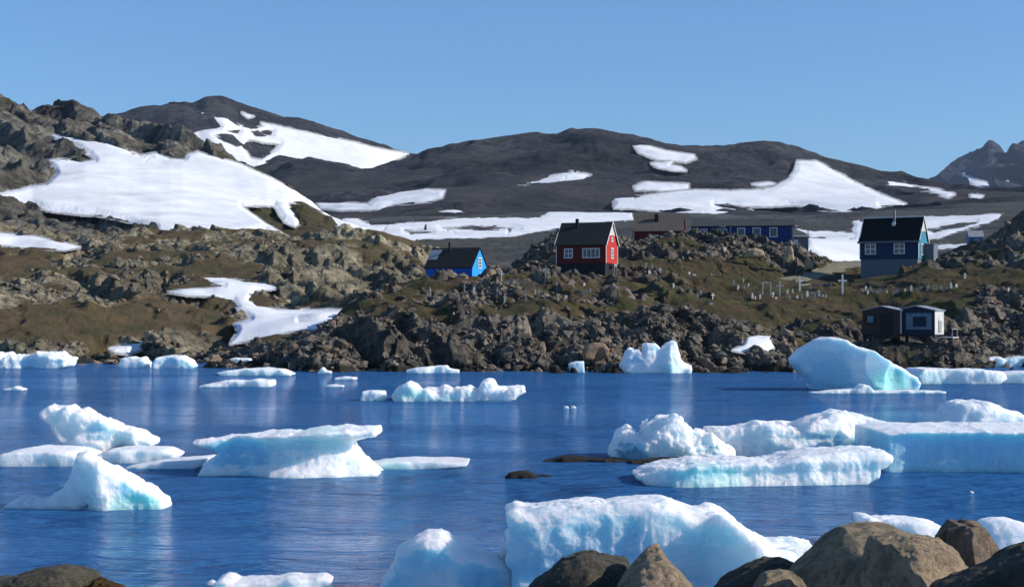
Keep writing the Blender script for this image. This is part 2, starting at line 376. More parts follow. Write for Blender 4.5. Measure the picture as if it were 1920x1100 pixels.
def hit(L, px, py, back=False):
    """first point of the layer's surface, going away from the camera, that shows at this pixel"""
    j = int(np.clip(np.searchsorted(L.px, px), 1, len(L.px)-1)); q = Y0-(L.Z[:, j]-CH)/L.Y[:, j]*FPX
    k = np.nonzero(q <= py)[0]; k = k[0] if len(k) else int(np.argmin(q))
    return Vector((L.X[k, j], L.Y[k, j], L.Z[k, j]))
def ground(L, px, Y):
    j = int(np.clip(np.searchsorted(L.px, px), 1, len(L.px)-1)); return float(np.interp(Y, L.Y[:, j], L.Z[:, j]))

# water and sea bed
def sheet(name, x0, x1, y0, y1, z, mat):
    V = [(x0, y0, z), (x1, y0, z), (x1, y1, z), (x0, y1, z)]
    return tag(mesh_np(name, V, [[0, 1, 2, 3]], mat), kind='structure')
sheet('water', -900, 900, -60, 420, 0, M['water'])
sheet('seabed', -6000, 6000, -300, 9000, -3.2, M['seabed'])

# near knoll: shore, rocky slope, graveyard terrace
K = [(330,700),(400,692),(430,678),(520,656),(590,640),(640,592),(700,556),(760,536),(800,524),(860,517),(920,512),(980,512),(1040,516),(1160,517),(1240,516),(1400,535),(1440,532),(1620,524),(1700,508),(1740,494),(1800,482),(1920,466),(2150,450)]
SH = [(330,145),(430,135),(560,127),(1300,125),(1480,128),(1600,134),(2150,136)]
KY = [(330,150),(430,148),(590,158),(700,178),(820,200),(2150,208)]
def frac_line(f, g):
    p = np.array([k[0] for k in K], float)
    k = curve(p, K); s = curve(p, SH); y = curve(p, KY); spy = Y0+CH*FPX/s
    return ('py', list(zip(p, spy+(k-spy)*f)), list(zip(p, s+(y-s)*g)))
near = land('knoll', M['near'], 330, 2120, 1250,
    [('z', -2.5, [(p, y-9) for p, y in SH]), ('z', -.2, SH), frac_line(.26, .09), frac_line(.50, .24), frac_line(.74, .5), ('py', K, KY),
     ('z', [(330,-1),(600,1),(760,5),(860,9.5),(1370,8.5),(1400,5.5),(1600,5.5),(1660,9.5),(1920,13),(2150,15)], [(330,160),(590,178),(820,232),(2150,236)]),
     ('z', [(330,-3),(900,3),(2150,3)], [(330,185),(700,215),(860,290),(2150,300)])],
    [14, 60, 80, 80, 90, 60, 24], (2.3, 13),
    dict(patch=6.5, sizes=[(3.4, .5), (1.1, .38)], ridge=1.3, fine=.16, norm=2.4, slab=[(1.5, 6.5), (.7, 2.6)]), seed=2, rockbias=-.02,
    pads=[(33.0, 140, 3.6, 2.15, 1), (36.5, 139.5, 3.4, 2.0, 1), (9.5, 210, 6, 9.3), (12.5, 206, 4, 9.4), (-8, 203, 4.5, 8.9), (48, 212, 4, 9.0), (52, 211, 3, 9.8), (36, 207, 6, 8.35), (41, 206, 5, 8.4), (44.5, 206, 5, 8.6), (31.5, 206, 4, 8.3)],
    smooths=[([(1040,516),(1150,520),(1260,505),(1420,520),(1420,560),(1380,600),(1300,590),(1160,545),(1060,560)], .5),
             ([(1380,520),(1960,500),(1960,560),(1760,600),(1640,600),(1420,612),(1370,590)], .85),
             ([(980,540),(1100,540),(1140,580),(1060,600),(960,590)], .7)],
    rocky=[([(1540,612),(1640,600),(1960,596),(1960,720),(1500,720)], .9), ([(560,640),(640,600),(760,585),(900,620),(1000,640),(1040,585),(1300,590),(1400,640),(1480,650),(1560,665),(1560,720),(400,720)], 1.0),
           ([(1840,540),(1960,540),(1960,680),(1800,680)], .8)],
    snows=[('snow_bank', [[(1374,656),(1392,648),(1396,634),(1420,628),(1446,630),(1452,650),(1440,660),(1400,661)]], .35, .3)])
# rise behind the red house, carrying the long blue building and the dirt road
TP = [(930,524),(960,512),(985,485),(1020,455),(1045,438),(1070,432),(1120,436),(1165,448),(1190,452),(1240,446),(1300,442),(1350,441),(1400,448),(1460,459),(1500,470),(1530,482),(1560,489),(1620,489),(1700,489),(1760,492)]
BP = [(930,530),(1040,518),(1160,520),(1300,524),(1400,532),(1440,533),(1500,533),(1760,527)]
midp = lambda f: [(p, curve(p, BP)*(1-f)+curve(p, TP)*f) for p in range(930, 1761, 15)]
rise = land('rise', M['near'], 930, 1760, 760,
    [('z', 5.5, 203), ('py', [(p, q+1) for p, q in BP], 209), ('py', midp(.4), 217), ('py', midp(.8), 227), ('py', TP, 237), ('py', [(p, q+4) for p, q in TP], 262), ('z', 7.0, 305)],
    [14, 60, 70, 50, 40, 20], (.5, 12),
    dict(patch=6, slab=[(1.1, 5), (.6, 2.1)], sizes=[(2.4, .5), (1.0, .4)], ridge=.9, fine=.10, norm=1.5), seed=5, rockbias=.22,
    smooths=[([(1240,492),(1330,478),(1420,480),(1450,500),(1450,530),(1240,528)], .9), ([(1470,560),(1660,560),(1660,494),(1600,494),(1560,508),(1520,522)], 1.0)],
    rocky=[([(1290,440),(1400,444),(1560,480),(1540,500),(1470,520),(1440,480),(1330,470)], .9)],
    flats=[('road', [[(1405,534),(1440,527),(1490,520),(1530,507),(1560,492),(1566,486),(1625,486),(1625,500),(1588,504),(1548,517),(1515,527),(1480,533)]], .12, .15)])
# dark slope on the right
rh = land('right_slope', M['near'], 1700, 2200, 420,
    [('z', 6, 226), ('py', [(1700,505),(1740,497),(1800,478),(1860,470),(2200,440)], 234), ('py', [(1700,500),(1750,488),(1800,470),(1850,458),(1880,444),(1920,425),(2200,360)], 255),
     ('py', [(1700,497),(1750,484),(1800,466),(1840,460),(1862,446),(1880,432),(1900,414),(1920,399),(1990,360),(2200,310)], 290), ('z', 4, 400)],
    [10, 60, 90, 30], (1.2, 22), dict(patch=12, slab=[(2.0, 9), (.8, 3.4)], sizes=[(4.2, .5), (1.6, .4)], ridge=1.0, fine=.12, norm=1.9), seed=9, rockbias=-.02)
# left coastal hillside
LR = [(-160,432),(0,434),(60,440),(150,458),(200,456),(260,443),(330,433),(440,430),(520,438),(570,450),(640,441),(720,452),(790,470),(840,500),(900,520)]
cl = land('left_hillside', M['left'], -160, 900, 1000,
    [('z', -2.5, 133), ('z', -.2, 142), ('py', 655, 149), ('py', 615, 168), ('py', 575, 196), ('py', 535, 232),
     ('py', [(-160,505),(300,490),(560,490),(800,510),(900,525)], 272), ('py', LR, 330), ('z', [(-160,12),(900,4)], 420)],
    [12, 60, 70, 70, 70, 60, 70, 20], (4.2, 30),
    dict(patch=11, slab=[(2.0, 13), (.85, 4.5)], sizes=[(4.5, .28), (1.7, .25)], ridge=1.7, fine=.25, norm=3.6), seed=14, rockbias=.04,
    smooths=[([(-160,570),(120,574),(180,600),(170,640),(60,650),(-160,640)], .75), ([(240,560),(420,556),(440,590),(430,610),(300,640),(200,625),(200,580)], .7),
             ([(380,480),(460,485),(450,510),(370,515)], .9)],
    rocky=[([(-160,662),(60,655),(150,640),(260,632),(430,605),(460,720),(-160,720)], 1.0), ([(480,540),(560,500),(760,470),(800,520),(680,570),(500,560)], 1.0)],
    snows=[('snow_field', [[(314,548),(345,542),(400,541),(420,536),(395,530),(376,520),(420,520),(460,528),(520,534),(516,541),(480,545),(466,563),(482,573),(520,580),(600,581),(680,579),(690,590),(640,600),(560,602),(640,602),(640,612),(560,618),(500,630),(458,640),(432,644),(446,620),(440,608),(470,598),(448,582),(438,563),(400,555),(350,553)],
             [(205,652),(240,645),(275,640),(270,652),(240,662),(215,660)], [(-160,432),(0,437),(60,443),(120,455),(150,463),(120,469),(0,459),(-160,455)]], .28, .45)])
# hill with the large snow slope
DR = [(-160,196),(0,185),(20,187),(40,196),(52,206),(90,204),(160,210),(210,222),(250,236),(330,257),(400,288),(440,306),(500,331),(560,362),(600,386),(640,410),(700,432),(740,448),(770,480),(800,520)]
DB = [(-160,470),(150,470),(300,455),(500,455),(720,466),(800,530)]
dm = lambda f: [(p, curve(p, DB)*(1-f)+curve(p, DR)*f) for p in range(-160, 801, 20)]
DY = lambda f: [(-160, 360+f*520), (300, 360+f*430), (640, 380+f*230), (800, 390+f*120)]
SN = [(98,254),(150,262),(200,268),(235,280),(262,292),(292,288),(318,298),(345,300),(352,290),(370,284),(400,292),(440,304),(500,329),(560,360),(600,384),(640,408),(700,430),(790,452),(800,475),(600,475),(572,452),(540,440),(500,430),(440,440),(320,437),(290,430),(250,418),(180,403),(100,396),(40,380),(0,378),(-160,374),(-160,352),(0,360),(40,354),(85,345),(106,326),(95,310),(84,302),(110,297),(150,304),(178,302),(168,290),(140,275),(115,266)]
dl = land('snow_hill', M['snowy'], -160, 800, 820,
    [('z', 8, 340), ('py', DB, DY(0)), ('py', dm(.33), DY(.3)), ('py', dm(.7), DY(.66)), ('py', DR, DY(1)), ('z', 40, [(-160,1150),(800,650)])],
    [8, 100, 120, 120, 20], (6, 85),
    dict(patch=55, slab=[(7, 60), (4.5, 21)], sizes=[(15, .35), (6.0, .4)], ridge=5.5, fine=1.1, norm=16), seed=21, rockbias=.22, holes=[[(453,386),(480,386),(514,385),(522,398),(534,414),(552,424),(562,418),(556,405),(544,392),(540,380),(565,379),(602,395),(624,412),(642,437),(620,456),(575,454),(540,444),(500,421)]], smooths=[([(440,375),(560,372),(650,400),(700,440),(700,470),(500,470),(440,400)], .72)], snows=[('snow_field', [SN], .9, .9)],
    rocky=[([(-160,180),(100,190),(300,240),(440,305),(330,290),(100,250),(100,330),(-160,350)], 1.0)])
# mountains
E1 = [(60,250),(160,226),(215,213),(262,200),(320,190),(352,192),(372,197),(400,194),(420,197),(450,209),(500,223),(560,239),(620,253),(680,267),(720,279),(760,290),(820,300),(900,330)]
m1 = land('left_mountain', M['mount'], 60, 900, 560,
    [('py', [(60,430),(900,400)], 1900), ('py', [(60,330),(900,350)], 2400), ('py', [(p, q+38) for p, q in E1], 2850), ('py', E1, 3200), ('z', 150, 4200)],
    [60, 70, 90, 16], (26, 380), dict(patch=260, sizes=[(110, .10), (46, .12)], ridge=15, fine=4.0, norm=30, slab=[(13, 260)]), seed=30, rockbias=.2,
    holes=[[(466,262),(500,266),(525,270),(512,285),(490,300),(470,298),(455,275)], [(400,254),(436,252),(456,272),(440,276)], [(470,246),(512,244),(510,254),(478,256)], [(424,246),(450,244),(446,251)]],
    snows=[('snow_field', [[(328,257),(380,244),(414,238),(404,228),(400,218),(428,222),(440,232),(470,242),(492,238),(490,230),(520,236),(560,246),(640,262),(700,277),(766,288),(740,300),(732,314),(684,322),(640,320),(600,305),(560,298),(520,294),(498,302),(492,318),(500,330),(440,300),(380,272)]], 2.4, .9),
           ('snow_patch', [[(372,209),(386,212),(380,218)],[(455,212),(475,218),(465,221)]], 1.5, .5)],
    smooths=[], rocky=[([(466,262),(520,268),(500,290),(470,298),(452,275)], 1.0)])
E2 = [(420,345),(480,312),(520,300),(600,300),(680,318),(740,300),(790,286),(860,276),(900,267),(960,263),(1010,257),(1100,257),(1150,262),(1190,266),(1230,273),(1300,283),(1360,282),(1420,277),(1460,276),(1500,287),(1560,303),(1620,321),(1680,341),(1740,352),(1800,362),(1840,366),(1900,362),(1960,356),(2150,340)]
m2 = land('broad_mountain', M['mount'], 420, 2150, 1000,
    [('py', 462, 900), ('py', 425, 1150), ('py', [(420,395),(1500,390),(1800,385),(2150,380)], 1500), ('py', [(420,370),(700,345),(1050,320),(1450,330),(1700,358),(2150,360)], 1950), ('py', E2, 2400), ('z', 60, 3300)],
    [50, 80, 90, 110, 16], (14, 260), dict(patch=220, sizes=[(85, .12), (36, .14)], ridge=12, fine=3.0, norm=24, slab=[(11, 230)]), wobs=(22, .5, 5), seed=34, rockbias=.1,
    snows=[('snow_field', [
        [(596,382),(640,380),(690,384),(708,370),(750,360),(800,355),(834,357),(828,372),(790,379),(740,382),(716,392),(640,393),(600,390)],
        [(972,346),(1010,338),(1030,331),(1075,321),(1108,327),(1096,336),(1030,343)],
        [(1190,273),(1215,274),(1250,284),(1300,291),(1304,297),(1285,303),(1240,299),(1215,292),(1200,285)], [(1222,307),(1245,305),(1262,302),(1256,310),(1276,314),(1286,320),(1255,318),(1235,314)],
        [(1190,350),(1210,341),(1240,342),(1290,346),(1290,354),(1240,358),(1192,356)],
        [(1152,372),(1200,368),(1240,362),(1300,357),(1400,357),(1450,352),(1478,336),(1492,318),(1496,303),(1530,302),(1560,318),(1600,340),(1640,360),(1700,384),(1650,386),(1668,394),(1560,394),(1500,386),(1340,384),(1410,396),(1330,402),(1240,396),(1152,390)],
        [(1664,340),(1700,345),(1760,356),(1790,364),(1776,370),(1740,358),(1690,352),(1672,352)], [(1820,366),(1842,367),(1836,372),(1822,370)], [(820,397),(850,393),(876,399),(850,403)], [(1410,345),(1440,341),(1452,345),(1425,349)], [(1560,392),(1640,398),(1600,402)], [(1320,408),(1400,404),(1424,407),(1350,411)]], 1.6, .75)])
# valley floor
vy = land('valley', M['valley'], 640, 2150, 900,
    [('z', 5, 262), ('py', [(640,520),(2150,500)], 300), ('py', [(640,478),(900,478),(1100,470),(1500,462),(1620,487),(1800,478),(2150,440)], 360), ('py', [(640,440),(1100,436),(1500,442),(1700,440),(1850,430),(2150,410)], 620), ('py', [(640,420),(1000,408),(1200,405),(1400,416),(1550,410),(1700,400),(1840,392),(2150,382)], 1000), ('z', 30, 1500)],
    [10, 60, 110, 110, 10], (2.2, 60), dict(patch=60, sizes=[(14, .12), (5, .14)], ridge=.9, fine=.3, norm=4), wobs=(22, .22, 8),
    holes=[[(826,426),(880,422),(960,425),(975,430),(900,433),(830,430)], [(760,433),(800,431),(810,436),(770,438)], [(1740,430),(1800,420),(1830,418),(1800,426),(1750,436)]], seed=41, rockbias=0,
    smooths=[],
    snows=[('snow_field', [
        [(640,400),(700,420),(760,418),(800,415),(860,409),(1010,408),(1030,395),(1060,395),(1184,400),(1188,412),(1080,417),(1060,425),(1000,434),(960,443),(870,448),(800,447),(760,452),(700,446),(640,430)],
        [(1490,428),(1530,432),(1570,436),(1620,440),(1620,448),(1520,446)], [(1514,446),(1625,448),(1625,490),(1540,490),(1514,466)],
        [(1600,414),(1700,408),(1760,404),(1880,402),(1870,410),(1850,420),(1800,432),(1760,448),(1730,452),(1600,452)],
        [(1750,462),(1780,458),(1812,458),(1800,465),(1760,468)]], .45, .7)])
# far jagged peak
pk = land('jagged_peak', M['peak'], 1700, 2150, 420,
    [('py', 400, 5200), ('py', [(1700,372),(1840,362),(2150,350)], 5600), ('py', [(1700,366),(1760,352),(1800,338),(1850,315),(2150,300)], 6000),
     ('py', [(1700,362),(1745,340),(1760,332),(1790,314),(1810,302),(1830,290),(1842,280),(1852,262),(1862,256),(1872,260),(1884,272),(1893,262),(1912,258),(1940,266),(1980,290),(2050,300),(2150,320)], 6400), ('z', 200, 7600)],
    [40, 80, 90, 16], (30, 600), dict(patch=400, sizes=[(190, .3), (80, .3)], ridge=70, fine=9, norm=90, slab=[(90, 300)]), seed=50, rockbias=.3,
    snows=[('snow_patch', [[(1806,326),(1824,336),(1848,342),(1868,358),(1830,358),(1814,348)], [(1882,345),(1890,340),(1892,352),(1886,352)]], 4, .6)])

# bank under the photographer
def bank():
    xs = np.linspace(-14, 14, 160); ys = np.linspace(-6, 21, 150); X, Y = np.meshgrid(xs, ys)
    Z = np.interp(Y, [-6, 0, 5, 9, 12, 16, 21], [2.5, 2.35, 2.1, 1.65, 1.1, .1, -1.2])
    b, _ = boulders(X, Y, 1.1, 4); Z = Z+.22*b+.1*fbm(X, Y, 0*X, 1.5, 4)
    V = np.stack([X, Y, Z], -1).reshape(-1, 3)
    tag(mesh_np('shore_bank', V, gridfaces(150, 160), M['dkrock']), kind='structure')
bank()

# ------------------------------------------------------------------ rubble (uncountable loose stone)
def rock_templates(n):
    out = []
    for k in range(n):
        r = np.random.default_rng(100+k); m = int(r.integers(10, 17)); p = r.normal(size=(m, 3)); p /= np.linalg.norm(p, axis=1)[:, None]
        p *= r.uniform(.75, 1.0, (m, 1)); p *= np.array([1, r.uniform(.6, 1), r.uniform(.45, .8)])
        bm = bmesh.new()
        for v in p: bm.verts.new(v)
        res = bmesh.ops.convex_hull(bm, input=bm.verts)
        for v in [v for v in bm.verts if not v.link_faces]: bm.verts.remove(v)
        bmesh.ops.triangulate(bm, faces=bm.faces); bm.verts.index_update()
        out.append((np.array([v.co[:] for v in bm.verts]), np.array([[v.index for v in f.verts] for f in bm.faces]))); bm.free()
    return out
TPL = rock_templates(16)
def rubble(name, L, count, rowlo, rowhi, size, label, seed, pymin=0, pymax=2000, thresh=.35, pxr=(0, 1930)):
    r = np.random.default_rng(seed); nr, nc = L.X.shape
    i = r.integers(int(nr*rowlo), int(nr*rowhi), count*4); j = r.integers(1, nc-1, count*4)
    q = (L.ramt[i, j] > thresh*r.uniform(.6, 1.6, len(i))) & (L.PY[i, j] > pymin) & (L.PY[i, j] < pymax) & (L.PX[i, j] > pxr[0]) & (L.PX[i, j] < pxr[1]) & (L.Z[i, j] > -.5)
    q &= fbm(L.X[i, j], L.Y[i, j], 0*L.X[i, j]+77, 7., 3) > -.08
    i = i[q][:count]; j = j[q][:count]; n = len(i)
    P = np.stack([L.X[i, j], L.Y[i, j], L.Z[i, j]], -1)+np.stack([r.uniform(-.2, .2, n), r.uniform(-.2, .2, n), r.uniform(-.05, .15, n)*size], -1)
    s = size*np.exp(r.normal(0, .62, n)).clip(.35, 4.5); k = r.integers(0, len(TPL), n)
    tone = np.clip(r.beta(1.1, 2.6, n)+.15*fbm(P[:,0], P[:,1], P[:,2], 12., 2), 0, 1); hue = r.random(n)
    Vs, Fs, T, H = [], [], [], []; off = 0
    for t, (tv, tf) in enumerate(TPL):
        q = np.nonzero(k == t)[0]
        if not len(q): continue
        a = r.uniform(0, 6.28, len(q)); b = r.normal(0, .45, len(q)); ca, sa, cb, sb = np.cos(a), np.sin(a), np.cos(b), np.sin(b)
        x, y, z = tv[:, 0][None], tv[:, 1][None], tv[:, 2][None]
        x1 = x*cb[:, None]+z*sb[:, None]; z1 = -x*sb[:, None]+z*cb[:, None]
        x2 = x1*ca[:, None]-y*sa[:, None]; y2 = x1*sa[:, None]+y*ca[:, None]
        v = np.stack([x2, y2, z1], -1)*s[q][:, None, None]+P[q][:, None]
        Vs.append(v.reshape(-1, 3)); Fs.append((tf[None]+(off+np.arange(len(q))*len(tv))[:, None, None]).reshape(-1, 3)); off += len(q)*len(tv)
        T.append(np.repeat(tone[q], len(tv))); H.append(np.repeat(hue[q], len(tv)))
    return tag(mesh_np(name, np.concatenate(Vs), np.concatenate(Fs), M['rubble'], False, {'tone': np.concatenate(T), 'hue': np.concatenate(H)}), label, 'rubble', None, 'stuff')
rubble('shore_rubble', near, 11000, .02, .80, .19, 'loose angular grey and brown stones covering the rocky slope above the bay', 1, pymin=555)
rubble('terrace_rubble', near, 2500, .45, .85, .3, 'scattered pale stones on the mossy ground below the red house', 2, pymin=505, pymax=575, thresh=.25)
rubble('hilltop_rubble', rise, 2600, .10, .85, .24, 'broken stones over the rise in front of the long blue building', 3, thresh=.3)
rubble('hillside_rubble', cl, 3500, .03, .9, .30, 'loose grey stones strewn over the left hillside', 4, thresh=.4)
rubble('slope_rubble', rh, 900, .1, .8, .32, 'dark loose stones on the slope at the right edge', 5, thresh=.3)

# ------------------------------------------------------------------ carved solids: signed field -> one continuous surface
def surface_nets(f, org, h):
    s = f > 0; nx, ny, nz = f.shape
    c = np.zeros((nx-1, ny-1, nz-1), np.int8)
    for a in (0, 1):
        for b in (0, 1):
            for d in (0, 1): c += s[a:nx-1+a, b:ny-1+b, d:nz-1+d]
    act = (c > 0) & (c < 8); I = np.argwhere(act); idx = -np.ones(act.shape, np.int64); idx[act] = np.arange(len(I))
    acc = np.zeros((len(I), 3)); cnt = np.zeros(len(I)); cs = [(a, b, d) for a in (0, 1) for b in (0, 1) for d in (0, 1)]
    fv = {k: f[I[:,0]+k[0], I[:,1]+k[1], I[:,2]+k[2]] for k in cs}
    for k in cs:
        for ax in range(3):
            if k[ax] == 0:
                k2 = list(k); k2[ax] = 1; k2 = tuple(k2); a = fv[k]; b = fv[k2]; m = (a > 0) != (b > 0)
                t = np.where(m, a/np.where(m, a-b, 1), 0); p = np.array(k, float)[None].repeat(len(I), 0); p[:, ax] = t
                acc[m] += p[m]; cnt[m] += 1
    V = np.array(org)+(I+acc/cnt[:, None])*h; F = []
    for ax in range(3):
        o = [a for a in range(3) if a != ax]; sl = [slice(None)]*3; sl2 = [slice(None)]*3; sl[ax] = slice(0, -1); sl2[ax] = slice(1, None)
        A = s[tuple(sl)]; B = s[tuple(sl2)]; E = np.argwhere(A != B)
        E = E[(E[:, o[0]] > 0) & (E[:, o[1]] > 0) & (E[:, o[0]] < f.shape[o[0]]-1) & (E[:, o[1]] < f.shape[o[1]]-1)]
        q = []
        for d0, d1 in ((0, 0), (1, 0), (1, 1), (0, 1)):
            e = E.copy(); e[:, o[0]] -= d0; e[:, o[1]] -= d1; q.append(idx[e[:,0], e[:,1], e[:,2]])
        q = np.stack(q, 1); fl = A[E[:,0], E[:,1], E[:,2]]
        if ax == 1: fl = ~fl
        q[~fl] = q[~fl][:, ::-1]; F.append(q)
    return V, np.concatenate(F)
def carve(name, mat, out, base, T, label=None, cat=None, group=None, tx=None, tz=None, R=.25, amp=.05, ns=.5, facet=0, vox=1.0, B=.6,
          spots=(), teals=(), zlow=-.45, Tb=None, Y=None, flute=0, planes=(), floor=True, sink=.4, lean=0.0, cuts=0):
    """solid whose outline seen from the bay is `out`; T = half depth in metres; tx, tz = depth profile along width / height"""
    if mat is M['ice']:
        R *= .7; facet += .3*amp
    Yf = (watY(base) if Y is None else Y); Yc = Yf+T; k = Yc/FPX
    Tb = Tb or T; kz = (Yc+.5*Tb)/FPX
    P = np.array([((x-960)*k, CH-(y-Y0)*kz) for x, y in out])
    if floor:
        for p, (x, y) in zip(P, out):
            if y >= base-1.5: p[1] = zlow
    h = Yc/FPX*1.875*vox; Tb = Tb or T
    zmin = zlow if floor else P[:,1].min()
    lo = np.array([P[:,0].min()-.3*R-3*h-amp*2, -T*1.35-3*h, zmin-3*h]); hi = np.array([P[:,0].max()+3*h+amp*2, Tb*1.35+3*h, P[:,1].max()+3*h+amp*2])
    xs = np.arange(lo[0], hi[0], h); ys = np.arange(lo[1], hi[1], h); zs = np.arange(lo[2], hi[2], h)
    X2, Z2 = np.meshgrid(xs, zs, indexing='ij'); d2 = polysdf(X2, Z2, P).astype(np.float32); hmax = P[:,1].max()
    Tx = np.interp(X2/k+960, [q[0] for q in tx], [q[1] for q in tx]) if tx else 1.0
    zf = Z2/hmax if floor else (Z2-zmin)/(hmax-zmin)
    Tz = np.interp(zf, [q[0] for q in tz], [q[1] for q in tz]) if tz else 1.0
    nn = 1+.38*fbm(X2, 0*X2+Yc, Z2*.6, max(T*1.3, .3), 3)
    TF = (T*Tx*Tz*nn).astype(np.float32)[:, None, :]; TB = (Tb*(.55+.45*np.asarray(Tx)*np.ones_like(X2))*nn).astype(np.float32)[:, None, :]
    yy = ys[None, :, None]+lean*(Z2[:, None, :]); dy = np.where(yy < 0, TF+yy, TB-yy); R_ = min(R, T*.8)
    a = np.maximum(R_-d2[:, None, :], 0); b = np.maximum(R_-dy, 0); f = R_-np.sqrt(a*a+b*b)
    for (pc, pn) in planes:
        q = pt(pc[0], pc[1], Yc); n_ = np.array(pn, float); n_ /= np.linalg.norm(n_)
        f = np.minimum(f, -((xs[:, None, None]-q[0])*n_[0]+(ys[None, :, None]-pc[2])*n_[1]+(zs[None, None, :]-q[2])*n_[2]))
    if cuts:
        cr = np.random.default_rng(int(abs(out[0][0])*7+len(out)*13+cuts)); C0 = np.array([(P[:,0].min()+P[:,0].max())/2, 0, (P[:,1].max()+max(P[:,1].min(), zlow if floor else P[:,1].max()-1.2*(P[:,0].max()-P[:,0].min())))/2])
        ex = np.array([(P[:,0].max()-P[:,0].min())/2, T, (P[:,1].max()-C0[2])])
        for _ in range(cuts):
            v_ = cr.normal(size=3)*[1, .8, 1]; v_[1] = -abs(v_[1])-.35; v_[2] = abs(v_[2])*.8 if cr.random() < .75 else v_[2]*.5; v_ /= np.linalg.norm(v_)
            of = np.sqrt(((v_*ex)**2).sum())*cr.uniform(.76, .96) if mat is not M['ice'] else np.sqrt(((v_*ex)**2).sum())*cr.uniform(.92, 1.05)
            f = np.minimum(f, of-((xs[:, None, None]-C0[0])*v_[0]+(ys[None, :, None])*v_[1]+(zs[None, None, :]-C0[2])*v_[2])).astype(np.float32)
    m = np.abs(f) < 3*(amp+facet+flute)+2*h; I = np.argwhere(m)
    x = xs[I[:,0]]; y = ys[I[:,1]]+Yc; z = zs[I[:,2]]
    g = amp*fbm(x, y, z, ns, 6, .62)
    if mat is M['ice']: g = g+.45*amp*fbm(x, y, z, ns*.42, 3, .6, True)
    if facet: g = g+facet*fbm(x, y, z, ns*1.6, 2, .5, True)
    if flute: g = g+flute*fbm(x, y, z*.18, ns*.5, 3, .5, True)*sstep(hmax*.95-z, 0, .3*hmax)
    f[m] += g.astype(np.float32)
    f[0] = f[-1] = -1; f[:, 0] = f[:, -1] = -1; f[:, :, -1] = -1; f[:, :, 0] = -1
    V, F = surface_nets(f, (xs[0], ys[0]+Yc, zs[0]), h)
    at = {}
    if mat is M['ice']:
        e1 = V[F[:,1]]-V[F[:,0]]; e2 = V[F[:,3]]-V[F[:,0]]; fn = np.cross(e1, e2); Nn = np.zeros_like(V)
        for q in range(4): np.add.at(Nn, F[:, q], fn)
        Nn /= np.linalg.norm(Nn, axis=1)[:, None]+1e-12
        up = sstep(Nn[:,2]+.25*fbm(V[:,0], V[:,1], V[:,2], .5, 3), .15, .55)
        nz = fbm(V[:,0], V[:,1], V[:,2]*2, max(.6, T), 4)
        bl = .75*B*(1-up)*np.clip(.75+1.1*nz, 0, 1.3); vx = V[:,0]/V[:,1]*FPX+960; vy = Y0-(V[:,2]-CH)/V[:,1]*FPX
        for (sx, sy, sr, sb) in spots:
            q = sstep(-np.hypot((vx-sx)/sr, (vy-sy)/(sr*.7))+.25*nz, -1.1, -.6); bl = bl*(1-q*(1-up))+sb*q*(1-up)
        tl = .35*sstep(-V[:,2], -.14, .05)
        for (sx, sy, sr, sb) in teals:
            q = sstep(-np.hypot((vx-sx)/sr, (vy-sy)/(sr*.6))+.2*nz, -1.1, -.6); tl = np.maximum(tl, sb*q)
        at = {'blue': np.clip(bl, 0, 1), 'teal': np.clip(tl, 0, 1)}
    # the object's own origin sits at its foot
    c = np.array([V[:,0].mean(), V[:,1].mean(), 0.0 if floor else V[:,2].min()])
    o = mesh_np(name, V-c, F, mat, True, at); o.location = c
    if label: tag(o, label, cat, group)
    return o
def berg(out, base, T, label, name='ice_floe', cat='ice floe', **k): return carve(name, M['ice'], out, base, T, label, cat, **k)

MUSH = [(-1, 1.1), (0, 1.05), (.25, .85), (.6, .75), (.8, .8), (.9, 1.2), (1, 1.25)]
SLAB = [(-1, .9), (0, .9), (.4, .85), (.75, 1.0), (1, 1.05)]
# left group
berg([(88,772),(100,764),(122,768),(134,761),(140,770),(158,774),(168,779),(200,786),(215,795),(240,803),(262,812),(286,827),(268,829),(238,828),(212,834),(194,848),(188,860),(146,860),(138,846),(128,826),(116,806),(98,784)], 856, .55,
     'ragged white ice wedge pointing up to the left, standing behind the flat floes', 'iceberg', 'iceberg', R=.08, amp=.10, ns=.45, facet=.09, B=.4, spots=[(190,808,30,.75),(165,850,30,.7)])
berg([(8,857),(30,842),(60,838),(105,838),(142,840),(170,848),(170,860),(140,870),(60,872),(30,868)], 874, 1.2, 'flat white floe with a green foot at the left edge, beside the upright wedge', R=.1, amp=.05, ns=.5, B=.5)
berg([(188,850),(215,839),(260,837),(315,838),(338,848),(330,856),(300,863),(240,868),(205,866)], 868, .9, 'rounded flat floe just right of the upright wedge', R=.09, amp=.04, ns=.5, B=.35)
berg([(236,872),(300,862),(350,857),(396,854),(384,868),(340,878),(250,880)], 878, .8, 'thin low sheet of ice between the rounded floe and the mushroom shaped slab', R=.06, amp=.03, ns=.6, B=.3, zlow=-.25)
berg([(14,948),(34,937),(46,944),(54,936),(64,942),(98,940),(122,920),(138,897),(148,876),(150,862),(154,852),(166,849),(184,860),(206,874),(240,895),(268,910),(290,920),(306,933),(312,944),(306,958),(290,962),(60,960),(20,956)], 955, .5,
     'white ice peak with a blue hollow in its right face, nearest berg at the left', 'iceberg', 'iceberg', R=.08, amp=.085, ns=.5, facet=.06, B=.35, tx=[(14,.5),(130,.8),(200,1.3),(240,.85),(312,.7)], spots=[(245,918,32,.9)], teals=[(250,955,60,.8)])
